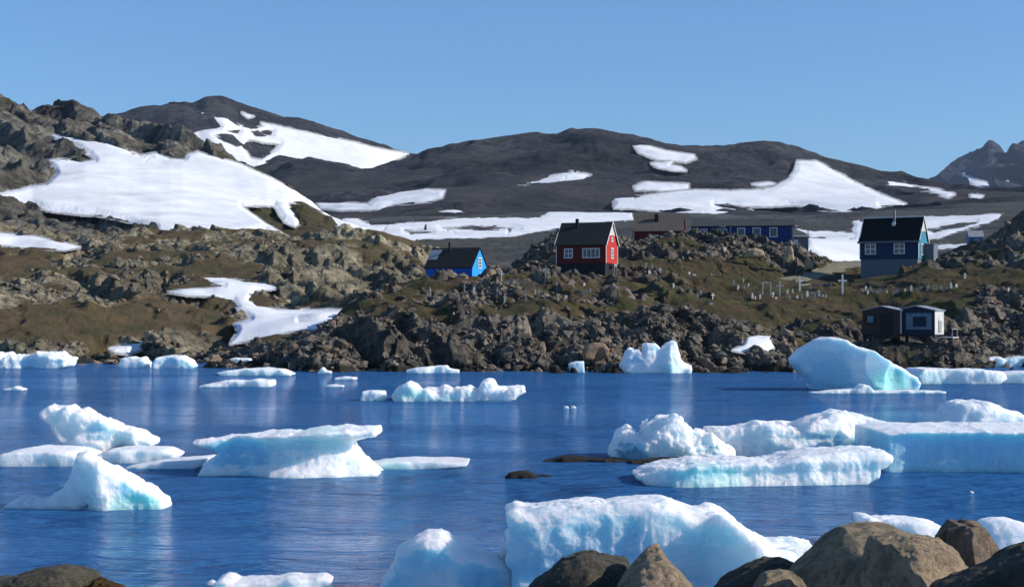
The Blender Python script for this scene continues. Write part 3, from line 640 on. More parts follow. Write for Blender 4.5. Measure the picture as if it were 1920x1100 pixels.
# mushroom slab
berg([(374,823),(420,819),(470,814),(520,812),(560,809),(600,804),(650,800),(706,801),(707,807),(690,811),(668,815),(657,822),(662,838),(672,850),(690,866),(712,882),(722,893),(720,899),(380,899),(385,884),(398,862),(414,850),(420,840),(408,831),(385,827)], 893, 1.25,
     'mushroom shaped ice slab with an overhanging flat top and a blue hollow on the left', 'iceberg', 'iceberg', R=.10, amp=.07, ns=.5, tz=MUSH, tx=[(374,.8),(440,.75),(520,1.15),(700,.9)], facet=.04, B=.4, spots=[(450,858,75,1.0),(540,830,60,.6),(400,880,30,.9)], teals=[(600,815,50,.35)])
berg([(684,866),(720,861),(780,858),(840,859),(880,861),(876,868),(800,873),(780,880),(700,882)], 879, .75, 'low flat ice shelf running right from the mushroom shaped slab', R=.06, amp=.03, ns=.5, B=.3, teals=[(735,880,40,.4)], zlow=-.25)
# middle
berg([(738,742),(748,728),(766,720),(778,726),(788,733),(806,730),(824,733),(834,725),(850,731),(866,728),(880,724),(890,733),(903,732),(908,718),(916,714),(924,716),(928,728),(950,729),(980,727),(968,737),(950,748),(930,755),(750,756)], 752, 1.4,
     'long ragged white ice piece with knobs, in the middle of the bay', 'iceberg', 'iceberg', R=.18, amp=.16, ns=.7, facet=.08, B=.3, teals=[(770,748,40,.4),(838,748,14,.6)])
berg([(678,748),(683,734),(700,731),(720,734),(724,744),(720,753),(682,753)], 751, .7, 'small white ice cube left of the long ragged piece', R=.15, amp=.08, ns=.5, B=.2)
berg([(378,722),(420,715),(440,712),(462,714),(480,711),(496,713),(510,712),(513,720),(500,727),(390,727)], 725, 1.4, 'lumpy white floe in front of the left shore, the nearer of two', R=.12, amp=.10, ns=.7, B=.2)
berg([(414,697),(450,692),(500,690),(530,692),(549,700),(530,706),(440,706)], 704, 1.8, 'long thin floe close to the left shore, the farther of two', R=.12, amp=.10, ns=.9, B=.25)
berg([(628,708),(648,705),(669,707),(664,712),(632,713)], 711, .6, 'tiny flat floe, the farther and right one of a pair off the knoll', R=.06, amp=.03, ns=.5, B=.1)
berg([(612,722),(628,720),(645,722),(640,727),(614,727)], 725, .5, 'tiny flat floe, the nearer and left one of a pair off the knoll', R=.06, amp=.03, ns=.5, B=.1)
berg([(10,728),(28,726),(32,723),(38,726),(48,728),(42,733),(14,733)], 731, .5, 'tiny floe with a nub at the far left of the open water', R=.06, amp=.03, ns=.5, B=.1)
berg([(1057,763),(1061,760),(1066,763),(1065,767),(1058,767)], 765, .12, 'crumb of ice in the middle of the bay, left of its twin', 'ice_chunk', 'ice chunk', R=.03, amp=.02, ns=.2, B=.1, zlow=-.1)
berg([(1071,763),(1075,760),(1080,763),(1079,767),(1072,767)], 765, .12, 'crumb of ice in the middle of the bay, right of its twin', 'ice_chunk', 'ice chunk', R=.03, amp=.02, ns=.2, B=.1, zlow=-.1)
berg([(1818,922),(1821,919),(1825,922),(1824,926),(1819,926)], 924, .06, 'crumb of ice on the dark water in front of the thick blue slab', 'ice_chunk', 'ice chunk', R=.02, amp=.01, ns=.1, B=.1, zlow=-.06)
# along the far shore, left to right
berg([(-40,682),(-20,668),(8,664),(20,671),(34,666),(52,672),(76,668),(84,663),(106,664),(118,670),(133,672),(130,680),(112,688),(100,694),(-40,694)], 690, 2.0, 'wide lumpy ice piece stranded at the left end of the far shore', 'iceberg', 'iceberg', R=.3, amp=.3, ns=1.2, facet=.12, B=.5, spots=[(55,684,22,.9)])
berg([(176,675),(183,671),(194,673),(194,679),(178,679)], 678, .4, 'small white ice lump on the shore stones under the snow patch', 'ice_chunk', 'ice chunk', R=.1, amp=.05, ns=.4, B=.1)
berg([(226,684),(232,672),(250,668),(262,672),(270,670),(279,680),(278,690),(230,692)], 689, 1.0, 'pale ice lump on the far shore, left of the blue one', R=.2, amp=.15, ns=.8, B=.45)
berg([(291,680),(300,671),(320,667),(344,668),(360,676),(366,685),(358,691),(294,692)], 690, 1.4, 'rounded blue ice lump on the far shore', 'iceberg', 'iceberg', R=.35, amp=.15, ns=.9, B=1.0)
berg([(424,676),(440,671),(468,672),(470,676),(480,679),(478,685),(448,686)], 685, 1.0, 'flat white ice plate on the stones by the left cove', R=.1, amp=.06, ns=.8, B=.1, Y=140)
berg([(543,686),(552,681),(565,682),(566,690),(546,692)], 691, .6, 'small white ice lump against the foot of the knoll', 'ice_chunk', 'ice chunk', R=.1, amp=.08, ns=.5, B=.1)
berg([(586,698),(600,694),(606,688),(612,694),(622,696),(620,701),(588,701)], 699, .6, 'small pointed ice scrap below the dark end of the knoll', 'ice_chunk', 'ice chunk', R=.08, amp=.06, ns=.5, B=.15)
berg([(762,694),(780,690),(812,686),(838,685),(842,690),(861,693),(858,700),(770,701)], 699, 1.1, 'flat layered ice plate at the shoreline below the bright blue hut', R=.12, amp=.08, ns=.7, B=.15)
berg([(1067,682),(1078,678),(1094,677),(1095,699),(1070,699)], 698, .7, 'small blue grey ice block at the shoreline below the red house', R=.1, amp=.06, ns=.5, B=.7)
berg([(1164,692),(1172,672),(1182,655),(1194,656),(1204,664),(1212,658),(1210,648),(1224,646),(1236,653),(1252,646),(1262,642),(1268,650),(1270,668),(1276,682),(1290,688),(1288,701),(1168,701)], 699, 1.6,
     'white ice castle with two horns at the shoreline in front of the knoll', 'iceberg', 'iceberg', R=.2, amp=.2, ns=1.0, facet=.12, B=.3, spots=[(1192,672,12,.6),(1225,652,14,.6)], teals=[(1252,690,22,.45)])
berg([(1284,690),(1300,687),(1330,688),(1346,690),(1340,694),(1288,696)], 694, .7, 'thin strip of ice right of the two-horned piece', R=.06, amp=.04, ns=.6, B=.15)
berg([(1364,682),(1374,676),(1380,664),(1392,660),(1400,664),(1412,680),(1410,687),(1366,688)], 687, 1.0, 'white ice lump at the shoreline below the shore snow bank', R=.2, amp=.12, ns=.7, B=.15)
berg([(1326,684),(1360,682),(1400,684),(1440,686),(1436,691),(1330,691)], 691, .8, 'low grey white ice strip in front of the lump under the snow bank', R=.06, amp=.05, ns=.7, B=.05)
berg([(1452,680),(1470,677),(1490,678),(1500,684),(1494,690),(1456,690)], 690, .8, 'small flat ice piece left of the big blue wedge', R=.08, amp=.05, ns=.6, B=.1)
# big blue wedge
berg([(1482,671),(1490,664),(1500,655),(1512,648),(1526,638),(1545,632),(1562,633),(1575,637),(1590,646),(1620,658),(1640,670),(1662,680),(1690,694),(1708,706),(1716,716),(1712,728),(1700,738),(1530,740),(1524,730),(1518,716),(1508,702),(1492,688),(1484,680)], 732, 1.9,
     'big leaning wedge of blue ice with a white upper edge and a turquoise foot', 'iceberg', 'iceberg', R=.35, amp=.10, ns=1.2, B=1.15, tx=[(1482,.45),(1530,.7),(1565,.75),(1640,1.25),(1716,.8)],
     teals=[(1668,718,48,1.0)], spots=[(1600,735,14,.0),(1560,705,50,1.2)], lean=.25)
berg([(1520,735),(1560,731),(1604,728),(1614,720),(1626,722),(1634,733),(1700,731),(1768,733),(1766,737),(1640,740),(1530,740)], 737, .7, 'thin white ice apron floating in front of the big blue wedge', R=.05, amp=.05, ns=.5, B=.1, zlow=-.2)
berg([(1736,667),(1746,658),(1770,655),(1800,658),(1816,660),(1830,676),(1820,688),(1780,688),(1760,680)], 686, 1.2, 'rounded white ice block at the shore below the two sheds', R=.25, amp=.12, ns=.8, B=.3, spots=[(1765,668,12,.8)])
berg([(1838,678),(1850,670),(1870,669),(1880,674),(1900,668),(1930,666),(1950,690),(1842,690)], 688, 1.2, 'low bluish ice lumps at the right end of the far shore', R=.2, amp=.12, ns=.8, B=.7)
berg([(1704,700),(1718,690),(1760,690),(1790,692),(1830,692),(1862,695),(1870,706),(1856,714),(1800,720),(1710,722)], 719, 2.0, 'long white floe behind the big blue wedge', R=.15, amp=.10, ns=.9, B=.2, teals=[(1740,716,40,.5)])
berg([(1862,700),(1900,696),(1960,696),(1960,720),(1870,720)], 718, 1.6, 'white floe at the right edge, beyond the thick slab', R=.12, amp=.08, ns=.9, B=.3)
# right cluster
berg([(1770,780),(1776,764),(1790,754),(1808,752),(1822,758),(1838,753),(1856,756),(1872,764),(1900,770),(1918,780),(1940,800),(1940,824),(1750,824),(1762,800)], 822, 1.2, 'rounded white snow hump behind the thick blue slab', 'iceberg', 'iceberg', R=.4, amp=.12, ns=.8, B=.35)
berg([(1156,838),(1162,826),(1168,815),(1180,811),(1190,818),(1204,820),(1214,806),(1222,796),(1236,788),(1256,785),(1270,788),(1282,800),(1290,812),(1306,812),(1322,817),(1340,822),(1362,834),(1376,848),(1372,868),(1160,868)], 864, 1.1,
     'knobbly ball of white ice at the left end of the large cluster', 'iceberg', 'iceberg', R=.3, amp=.17, ns=.42, facet=.08, cuts=6, B=.3, spots=[(1185,842,36,1.2),(1325,845,30,.7)])
berg([(1330,809),(1352,805),(1390,806),(1420,797),(1450,796),(1474,797),(1494,801),(1510,792),(1530,785),(1556,779),(1584,777),(1610,779),(1640,786),(1664,794),(1700,800),(1700,868),(1380,868),(1372,846),(1352,822)], 862, 1.3,
     'undulating white ice ridge with hollows, middle of the large cluster', 'iceberg', 'iceberg', R=.28, amp=.13, ns=.7, facet=.07, cuts=5, B=.5, tx=[(1330,.7),(1410,.7),(1450,1.1),(1500,.8),(1560,.75),(1590,1.15),(1625,.7),(1700,1)], tz=[(-1,1),(0,1),(.5,.8),(1,1)], spots=[(1540,830,40,.7),(1610,825,22,.9)])
berg([(1632,800),(1660,796),(1700,795),(1790,796),(1810,792),(1820,797),(1900,797),(1980,796),(2060,800),(2060,900),(1640,900),(1634,860)], 886, 2.0,
     'thick flat topped slab of deep blue ice at the right edge', 'iceberg', 'iceberg', R=.12, amp=.06, ns=.7, tz=[(-1,.9),(0,.9),(.5,.92),(.8,.95),(.93,1.05),(1,1.05)], B=1.6, flute=.05, spots=[(1740,850,120,1.2),(1880,850,120,1.2)])
berg([(1194,885),(1216,877),(1240,871),(1300,863),(1360,861),(1440,863),(1462,858),(1484,850),(1520,845),(1560,842),(1620,838),(1652,841),(1666,850),(1664,856),(1640,870),(1636,884),(1618,894),(1600,905),(1560,922),(1240,922),(1222,908),(1210,896)], 914, 1.5,
     'long pale floe with a rising right end, in front of the cluster', R=.10, amp=.07, ns=.5, B=.55, flute=.05, tz=[(-1,.9),(0,.88),(.4,.85),(.7,1.0),(1,.95)], tx=[(1194,.5),(1260,1.0),(1400,1.0),(1560,.75),(1666,.5)], spots=[(1300,905,80,.6)], teals=[(1330,914,90,.5)], lean=-.35)
# foreground
berg([(955,950),(965,946),(980,949),(1005,949),(1020,945),(1060,941),(1100,937),(1140,938),(1180,934),(1220,933),(1246,931),(1262,938),(1280,946),(1300,952),(1318,954),(1334,949),(1346,954),(1362,960),(1376,974),(1392,990),(1404,1000),(1430,1010),(1450,1018),(1490,1019),(1532,1022),(1524,1050),(1500,1090),(1480,1140),(955,1140),(960,1110),(962,1070),(968,1050),(958,1030),(964,1012),(956,1000),(966,988),(960,970)], 1135, .95,
     'big pale blue iceberg with a jagged top, behind the foreground boulders', 'iceberg', 'iceberg', R=.16, amp=.055, ns=.38, vox=1.25, facet=.035, B=.7, flute=.03, tx=[(955,.8),(1200,.9),(1300,.8),(1400,1.3),(1532,1)], tz=[(-1,1.1),(0,1),(.6,.9),(1,.7)], lean=.12,
     spots=[(1100,1010,130,.75),(1000,1080,60,.9),(1400,1060,80,.1)])
berg([(716,1092),(722,1078),(734,1062),(744,1048),(750,1022),(764,1016),(782,1006),(800,999),(824,998),(840,1004),(856,1016),(876,1026),(900,1031),(920,1036),(940,1042),(962,1060),(972,1090),(970,1128),(720,1130),(714,1110)], 1124, .6,
     'smaller bluish berg with a white crest, left of the big pale one', 'iceberg', 'iceberg', R=.22, amp=.05, ns=.4, vox=1.2, B=.95, spots=[(900,1085,50,1.2)])
berg([(936,1036),(942,1026),(968,1026),(972,1046),(972,1120),(940,1120)], 1112, .3, 'white ice nub wedged between the two foreground bergs', 'ice_chunk', 'ice chunk', R=.06, amp=.03, ns=.3, B=.2)
berg([(402,1095),(412,1082),(424,1075),(434,1077),(446,1084),(480,1083),(520,1080),(545,1076),(580,1078),(606,1076),(622,1082),(616,1092),(596,1104),(590,1122),(404,1122)], 1116, .35, 'low white floe with a raised tip at the bottom edge', R=.07, amp=.035, ns=.35, B=.3, spots=[(414,1092,12,1.1)])
berg([(388,1092),(396,1086),(404,1088),(406,1096),(392,1098)], 1096, .06, 'crumb of ice left of the low bottom floe', 'ice_chunk', 'ice chunk', R=.02, amp=.015, ns=.1, B=.1, zlow=-.08)
berg([(1612,964),(1622,962),(1640,968),(1670,969),(1720,971),(1750,978),(1780,992),(1784,1012),(1760,1030),(1616,1030)], 1024, .5, 'white ice behind the big tan boulder', R=.1, amp=.05, ns=.4, B=.15)
berg([(1838,985),(1850,975),(1872,970),(1900,972),(1930,980),(1960,990),(1960,1064),(1850,1064),(1840,1030)], 1058, .55, 'smooth bluish white ice lump behind the rusty boulder', 'iceberg', 'iceberg', R=.25, amp=.04, ns=.5, B=.35)

# rocks in the water and their weed
def rock(name, mat, out, base, T, label, cat, **k): return carve(name, M[mat], out, base, T, label, cat, **k)
rock('sea_rock', 'wetrock', [(946,893),(955,885),(972,881),(990,882),(1002,887),(1008,894),(1004,900),(952,900)], 897, .35, 'dark rounded rock just breaking the water surface', 'rock', R=.15, amp=.02, ns=.3, zlow=-.3)
rock('sea_rock', 'wetrock', [(1004,890),(1020,888),(1034,891),(1030,895),(1006,896)], 893, .15, 'thin dark tail of rock right of the rounded one', 'rock', R=.04, amp=.02, ns=.2, zlow=-.15)
rock('sea_rock', 'wetrock', [(1016,863),(1040,857),(1060,853),(1090,854),(1120,858),(1150,857),(1180,861),(1176,868),(1024,869)], 866, .4, 'long low dark reef left of the knobbly ice', 'rock', R=.08, amp=.05, ns=.3, zlow=-.3)
rock('sea_rock', 'wetrock', [(1180,862),(1240,857),(1330,856),(1420,858),(1460,862),(1450,872),(1190,872)], 870, .4, 'low dark reef between the knobbly ice and the long pale floe', 'rock', R=.08, amp=.05, ns=.3, zlow=-.3)
rock('seaweed_mat', 'weed', [(1362,861),(1380,856),(1400,855),(1426,856),(1442,860),(1436,868),(1366,868)], 868, .25, 'orange brown seaweed heap on the reef behind the long pale floe', 'seaweed', R=.06, amp=.05, ns=.15, zlow=-.1)

# foreground boulders
def boulder(mat, out, Y, T, label, **k):
    kk = dict(R=.06, amp=.036, ns=.20, facet=.018, cuts=20, vox=1.15, floor=False, B=0); kk.update(k)
    return carve('boulder', M[mat], out, 0, T, label, 'boulder', Y=Y, **kk)
boulder('dkrock', [(-60,1110),(0,1082),(30,1074),(70,1064),(110,1059),(140,1060),(165,1070),(178,1084),(184,1100),(200,1180),(-60,1180)], 11.5, .45, 'dark rounded boulder at the bottom left corner', R=.2, facet=.01)
carve('seaweed_mat', M['weed'], [(172,1088),(184,1083),(200,1086),(215,1092),(230,1097),(234,1120),(170,1120)], 0, .12, 'orange seaweed clump beside the bottom left boulder', 'seaweed', Y=11.8, floor=False, R=.04, amp=.035, ns=.08)
boulder('dkrock', [(-60,1092),(0,1081),(25,1086),(40,1100),(40,1150),(-60,1150)], 12.8, .25, 'flat brown stone behind the bottom left boulder')
boulder('dkrock', [(960,1190),(975,1118),(1004,1094),(1030,1074),(1060,1056),(1090,1046),(1130,1042),(1180,1042),(1190,1058),(1176,1080),(1160,1096),(1156,1190)], 9.6, .42, 'dark cracked boulder in front of the big pale iceberg', tx=[(960,.3),(1100,1.1),(1190,.4)], facet=.03, tz=[(0,1.2),(1,.3)])
boulder('sand', [(1158,1190),(1158,1092),(1180,1070),(1200,1052),(1224,1040),(1244,1034),(1262,1054),(1284,1080),(1302,1100),(1316,1190)], 9.2, .36, 'pointed boulder with a black face and a tan right side', R=.04, tx=[(1158,.15),(1236,1.15),(1316,.1)], tz=[(0,1.1),(1,.8)], facet=.01)
boulder('dkrock', [(1330,1190),(1345,1098),(1380,1075),(1410,1058),(1440,1046),(1470,1046),(1500,1058),(1520,1080),(1530,1190)], 9.8, .4, 'low dark rounded boulder left of the large tan one', R=.2)
boulder('tan', [(1400,1190),(1420,1096),(1440,1076),(1466,1068),(1484,1070),(1502,1084),(1516,1110),(1520,1190)], 8.9, .2, 'small tan topped stone in front of the low dark boulder', R=.1)
boulder('tan', [(1478,1190),(1482,1074),(1510,1052),(1540,1028),(1562,1006),(1590,992),(1630,987),(1680,987),(1702,994),(1718,1008),(1760,1012),(1790,1032),(1812,1064),(1830,1078),(1838,1190)], 9.0, .95, 'largest boulder, mossy tan, rising above all the others', R=.12, facet=.03, amp=.035, ns=.4, Tb=.5,
        tx=[(1478,.15),(1560,.5),(1600,.95),(1640,1.05),(1720,.75),(1838,.12)], tz=[(0,1.25),(.5,1.0),(.8,.6),(1,.15)])
boulder('sand', [(1636,1190),(1638,1060),(1645,1035),(1655,1012),(1700,1002),(1762,1004),(1790,1024),(1806,1050),(1826,1064),(1836,1190)], 8.0, .6, 'smooth sunlit tan block leaning on the largest boulder', R=.06, facet=.012, Tb=.4, tx=[(1636,.5),(1664,1.05),(1720,.8),(1836,.05)], tz=[(0,1.3),(.6,.9),(1,.2)])
boulder('rust', [(1762,1004),(1776,988),(1796,978),(1812,982),(1822,978),(1840,982),(1858,998),(1874,1018),(1884,1040),(1876,1056),(1840,1062),(1836,1190),(1780,1190),(1776,1040)], 9.9, .55, 'rust streaked slab standing behind the largest boulder', R=.04, facet=.02, Tb=.3, tx=[(1762,.15),(1800,1.05),(1884,.1)], tz=[(0,1.2),(1,.4)])
boulder('dkrock', [(1740,1190),(1770,1098),(1820,1078),(1860,1058),(1900,1040),(1980,1010),(2060,1010),(2060,1190)], 7.2, .4, 'black shaded boulder filling the bottom right corner', R=.1, facet=.02, tx=[(1740,.3),(1850,.5),(2060,1.2)])

# ------------------------------------------------------------------ buildings
class MB:
    def __init__(s): s.v = []; s.f = []
    def prism(s, pts, a, b):
        """pts: closed polygon in local coords at two offsets a and b (3-vectors)"""
        n = len(pts); o = len(s.v)
        for off in (a, b):
            for p in pts: s.v.append(tuple(p[i]+off[i] for i in range(3)))
        s.f += [[o+i for i in range(n)], [o+n+i for i in reversed(range(n))]]
        for i in range(n): s.f.append([o+i, o+n+i, o+n+(i+1) % n, o+(i+1) % n])
    def box(s, x0, x1, y0, y1, z0, z1):
        s.prism([(x0,y0,z0),(x1,y0,z0),(x1,y1,z0),(x0,y1,z0)], (0,0,0), (0,0,z1-z0))
    def build(s, name, mat, parent=None, bevel=0):
        me = bpy.data.meshes.new(name); bm = bmesh.new(); vs = [bm.verts.new(v) for v in s.v]
        for f in s.f: bm.faces.new([vs[i] for i in f])
        bmesh.ops.recalc_face_normals(bm, faces=bm.faces)
        if bevel: bmesh.ops.bevel(bm, geom=bm.edges[:], offset=bevel, segments=1, affect='EDGES')
        bm.to_mesh(me); bm.free(); me.materials.append(mat); o = bpy.data.objects.new(name, me); COL.objects.link(o)
        if parent: o.parent = parent
        return o
def root(name, loc, rz, label, cat, group=None):
    o = bpy.data.objects.new(name, None); COL.objects.link(o); o.location = loc; o.rotation_euler = (0, 0, rz); return tag(o, label, cat, group)
def window(parent, face, u, z, w_, h_, nx=2, nz=1, off=0.0, frame=None, bar=.07, pane=None):
    """face 'f': plane y=off looking -y, u along x; face 'r': plane x=off looking +x, u along y"""
    def bx(mb, u0, u1, z0, z1, d0, d1):
        if face == 'f': mb.box(u0, u1, off-d1, off-d0, z0, z1)
        else: mb.box(off+d0, off+d1, u0, u1, z0, z1)
    f = MB(); t = .11; e = .002
    bx(f, u, u+w_, z, z+t, .0, .09); bx(f, u, u+w_, z+h_-t, z+h_, .0, .09)
    bx(f, u, u+t, z+t+e, z+h_-t-e, .0, .088); bx(f, u+w_-t, u+w_, z+t+e, z+h_-t-e, .0, .088)
    for i in range(1, nx):
        c = u+w_*i/nx; bx(f, c-bar/2, c+bar/2, z+t+e, z+h_-t-e, .0, .07)
    for i in range(1, nz):
        c = z+h_*i/nz; bx(f, u+t+e, u+w_-t-e, c-bar/2, c+bar/2, .0, .055)
    fo = f.build('window', frame or M['white'], parent)
    p = MB(); bx(p, u+t*.5, u+w_-t*.5, z+t*.5, z+h_-t*.5, -.02, .02); p.build('pane', pane or M['glass'], fo); return fo
def house(name, label, cat, px, py, Y, rz, L_, W, base, wall, rise, mw, mr, mb_, mg=None, kick=0, over=.18, gtop=None, trim=None, foot=2.0, shift=.5):
    """px,py,Y: where the left front corner of the foundation shows"""
    c = pt(px, py, Y); t = root(name, c, rz, label, cat); H = base+wall; yr = W*shift
    b = MB(); b.box(.06, L_-.06, .06, W-.06, -foot, base); b.build('foundation', mb_, t)
    m = MB(); m.box(0, L_, 0, W, base+.003, H)
    m.prism([(0,0,H+.002),(0,W,H+.002),(0,yr,H+rise)]+([(0,yr*kick,H+kick*rise*.72)] if kick else []), (0,0,0), (L_,0,0)); m.build('wall', mw, t)
    if mg:
        g = MB(); g.prism([(L_+.012,.02,base+.02),(L_+.012,W-.02,base+.02),(L_+.012,W-.02,H),(L_+.012,yr,H+rise-.03)]+([(L_+.012,yr*kick,H+kick*rise*.72-.02)] if kick else [])+[(L_+.012,.02,H)], (0,0,0), (.03,0,0)); g.build('gable_wall', mg, t)
    if gtop:
        k = .42; y1 = yr*k; y2 = W-(W-yr)*k; g = MB(); zt = H+rise*k
        g.prism([(L_+.05,y1,zt),(L_+.05,y2,zt),(L_+.05,yr,H+rise-.05)], (0,0,0), (.04,0,0)); g.build('gable_cladding', gtop, t)
    r = MB(); th = .12; s1 = rise/yr; s2 = rise/(W-yr); e = over
    if kick:
        yk = yr*kick; zk = H+yk*s1*.72
        r.prism([(0,-e,H-e*s1*.72+.03),(0,yk,zk+.03),(0,yr,H+rise+.03),(0,yr,H+rise+.03+th),(0,yk,zk+.03+th),(0,-e,H-e*s1*.72+.03+th)], (-e,0,0), (L_+e,0,0))
    else: r.prism([(0,-e,H-e*s1+.03),(0,yr,H+rise+.03),(0,yr,H+rise+.03+th),(0,-e,H-e*s1+.03+th)], (-e,0,0), (L_+e,0,0))
    r.prism([(0,W+e,H-e*s2+.03),(0,yr,H+rise+.035),(0,yr,H+rise+.03+th),(0,W+e,H-e*s2+.03+th)], (-e,0,0), (L_+e,0,0))
    ro = r.build('roof', mr, t)
    if trim:
        for xx in (-e-.05, L_+e+.004):
            q = MB(); d = .2
            q.prism([(xx,-e-.02,H-e*s1+th-.14),(xx,yr,H+rise+.16-.12),(xx,yr,H+rise+.20),(xx,-e-.02,H-e*s1+th+.06)], (0,0,0), (.05,0,0))
            q.prism([(xx,W+e+.02,H-e*s2+th-.14),(xx,yr+.002,H+rise+.16-.12),(xx,yr+.002,H+rise+.20),(xx,W+e+.02,H-e*s2+th+.06)], (0,0,0), (.05,0,0))
            q.build('bargeboard', trim, t)
        for (cx, cy) in ((L_+.05, -.05), (L_+.05, W-.08), (-.09, -.05)):
            q = MB(); q.box(cx, cx+.05 if cx > 0 else cx+.08, cy, cy+.13, base, H-.02); q.build('corner_board', trim, t)

    return t, ro
R_ = math.radians
# red house on the knoll
t, ro = house('wooden_house', 'red wooden house with a steep dark roof standing on the knoll', 'house', 1044, 516, 208, R_(-20), 6.5, 5.2, 1.5, 2.45, 2.75, M['shade_red'], M['felt'], M['tar'], M['red'], over=.22, gtop=M['palew'], trim=M['white'])
window(t, 'f', 1.0, 2.15, 1.15, 1.25, 2, 2); window(t, 'f', 3.45, 2.15, 2.3, 1.25, 4, 1)
window(t, 'r', 2.1, 2.15, 1.1, 1.35, 2, 3, off=6.55); window(t, 'r', 2.25, 4.3, .8, .55, 2, 1, off=6.55)
c = MB(); c.box(1.9, 2.25, 1.9, 2.25, 5.3, 7.3); c.build('chimney', M['tar'], ro)
c = MB(); c.box(.9, 2.2, -.25, .05, 5.25, 5.32); 
c = MB(); c.box(6.5, 7.1, 1.9, 3.2, 1.1, 1.45); c.box(7.0, 7.08, 1.9, 2.0, -.6, 1.1); c.box(7.0, 7.08, 3.1, 3.2, -.6, 1.1); c.build('porch_step', M['greyw'], t)
# bright blue hut
t, ro = house('wooden_house', 'small bright blue hut with a long dark roof, left of the red house', 'house', 798, 524, 203, R_(-24), 6.4, 4.3, .35, 1.15, 2.35, M['shade_azure'], M['felt'], M['tar'], M['sky'], over=.15, trim=None)
window(t, 'r', 1.65, 1.35, .95, 1.35, 2, 3, off=6.45)
c = MB(); c.box(2.4, 2.62, 1.6, 1.82, 3.0, 4.7); c.build('chimney', M['tar'], ro)
c = MB(); s = 2.35/2.15
c.prism([(-.1, .75, .35+1.15+.75*s+.17), (1.1, .75, .35+1.15+.75*s+.17), (1.35, 1.9, .35+1.15+1.9*s+.17), (-.1, 1.9, .35+1.15+1.9*s+.17)], (0,0,0), (0,-.03,.03)); c.build('metal_sheet', M['zinc'], ro)
# brown roofed house behind the rise
t, ro = house('wooden_house', 'house with a broad grey brown roof and dark red walls behind the rise', 'house', 1189, 462, 252, R_(-11), 7.3, 6.0, .4, 2.0, 2.6, M['shade_red'], M['brown'], M['concrete'], over=.2)
c = MB(); c.box(3.0, 3.6, 1.5, 2.1, 3.9, 5.1); c.build('chimney', M['felt'], ro)
c = MB(); c.box(2.7, 3.7, -.5, -.02, 1.45, 1.75); c.build('porch_roof', M['palew'], t)
c = MB(); c.box(-.35, -.22, .3, .43, -.8, 3.6); c.build('corner_post', M['greyw'], t)
# long blue building
t, ro = house('long_building', 'long low blue building with a grey roof on top of the rise', 'building', 1297, 462, 256, R_(-11), 15.6, 6.0, .35, 2.75, 1.15, M['blue2'], M['felt2'], M['concrete'], over=.2, trim=None)
for u in (1.3, 4.4): window(t, 'f', u, 1.35, 1.15, 1.4, 2, 1, pane=M['tarp'])
for u in (7.1, 9.5, 12.1): window(t, 'f', u, 1.35, 1.25, 1.5, 1, 1)
for u in (5.95, 15.55):
    c = MB(); c.box(u, u+.22, -.12, -.002, .1, 3.4); c.build('downpipe', M['greyw'], t)
c = MB()
for i in range(9): c.box(2.3+i*.26, 2.3+i*.26+.3, -.75, -.2, 1.05+i*.2, 1.17+i*.2)
c.prism([(2.2,-.8,1.0),(4.7,-.8,3.0),(4.7,-.8,3.15),(2.2,-.8,1.15)], (0,0,0), (0,.06,0)); c.box(4.5, 5.2, -.8, -.2, 2.9, 3.12); c.build('outside_stair', M['zinc'], t)
for i, u in enumerate((11.7, 12.7)):
    c = MB(); c.box(u, u+.16, 2.6, 2.8, 3.9, 4.75); c.build('vent_pipe', M['greyw'], ro)
# pale lean-to beside it
cpos = pt(1482, 462, 254); t = root('lean_to_shed', cpos, R_(-11), 'pale grey lean-to beside the right end of the long blue building', 'shed')
c = MB(); c.box(0, 2.7, .3, 2.4, -1.5, 1.45); c.build('wall', M['concrete'], t)
c = MB(); c.prism([(-.1,-.1,1.5),(-.1,2.6,1.75),(-.1,2.6,1.85),(-.1,-.1,1.6)], (0,0,0), (3.0,0,0)); c.build('roof', M['zinc'], t)
c = MB(); c.box(.2, 1.2, .1, .29, .3, 1.1); c.build('white_panel', M['white'], t)
for u in (1.25, 2.65):
    c = MB(); c.box(u, u+.13, 0, .13, -1.4, 3.6 if u > 2 else 1.48); c.build('post', M['greyw'], t)
# blue house on the right
t, ro = house('wooden_house', 'tall dark blue house with a black roof and white windows above the graveyard', 'house', 1613, 524, 213, R_(-29), 7.6, 4.6, 2.6, 2.35, 3.0, M['blue'], M['black'], M['concrete'], M['teal'], kick=.32, over=.2, gtop=M['palew'], trim=M['white'])
window(t, 'f', .65, 3.25, 1.45, 1.4, 2, 2, bar=.1); window(t, 'f', 4.45, 3.25, 1.45, 1.4, 2, 2, bar=.1)
window(t, 'r', 1.2, 3.1, 1.3, 1.5, 2, 2, off=7.65); window(t, 'r', 3.1, 3.1, .9, 1.5, 2, 2, off=7.65)
c = MB(); c.box(-.25, 7.85, 2.2, 2.42, 7.98+.12, 8.26); c.build('ridge_board', M['white'], ro)
c = MB(); c.box(3.9, 4.15, 1.7, 1.95, 6.9, 9.1); ch = c.build('chimney', M['greyw'], ro)
c = MB(); c.box(3.82, 4.24, 1.4, 1.69, 7.0, 7.5); c.build('flashing', M['white'], ch)
c = MB(); c.box(-.3, 7.9, -.36, -.2, 4.7, 4.95); c.build('gutter', M['concrete'], ro)
an = MB(); an.box(7.72, 9.0, 2.4, 4.5, 2.3, 4.6); a = an.build('annex', M['concrete'], t)
an = MB(); an.prism([(7.7,2.3,4.62),(9.1,2.3,4.45),(9.1,2.3,4.55),(7.7,2.3,4.72)], (0,0,0), (0,2.3,0)); an.build('annex_roof', M['zinc'], a)
# red drum beside it

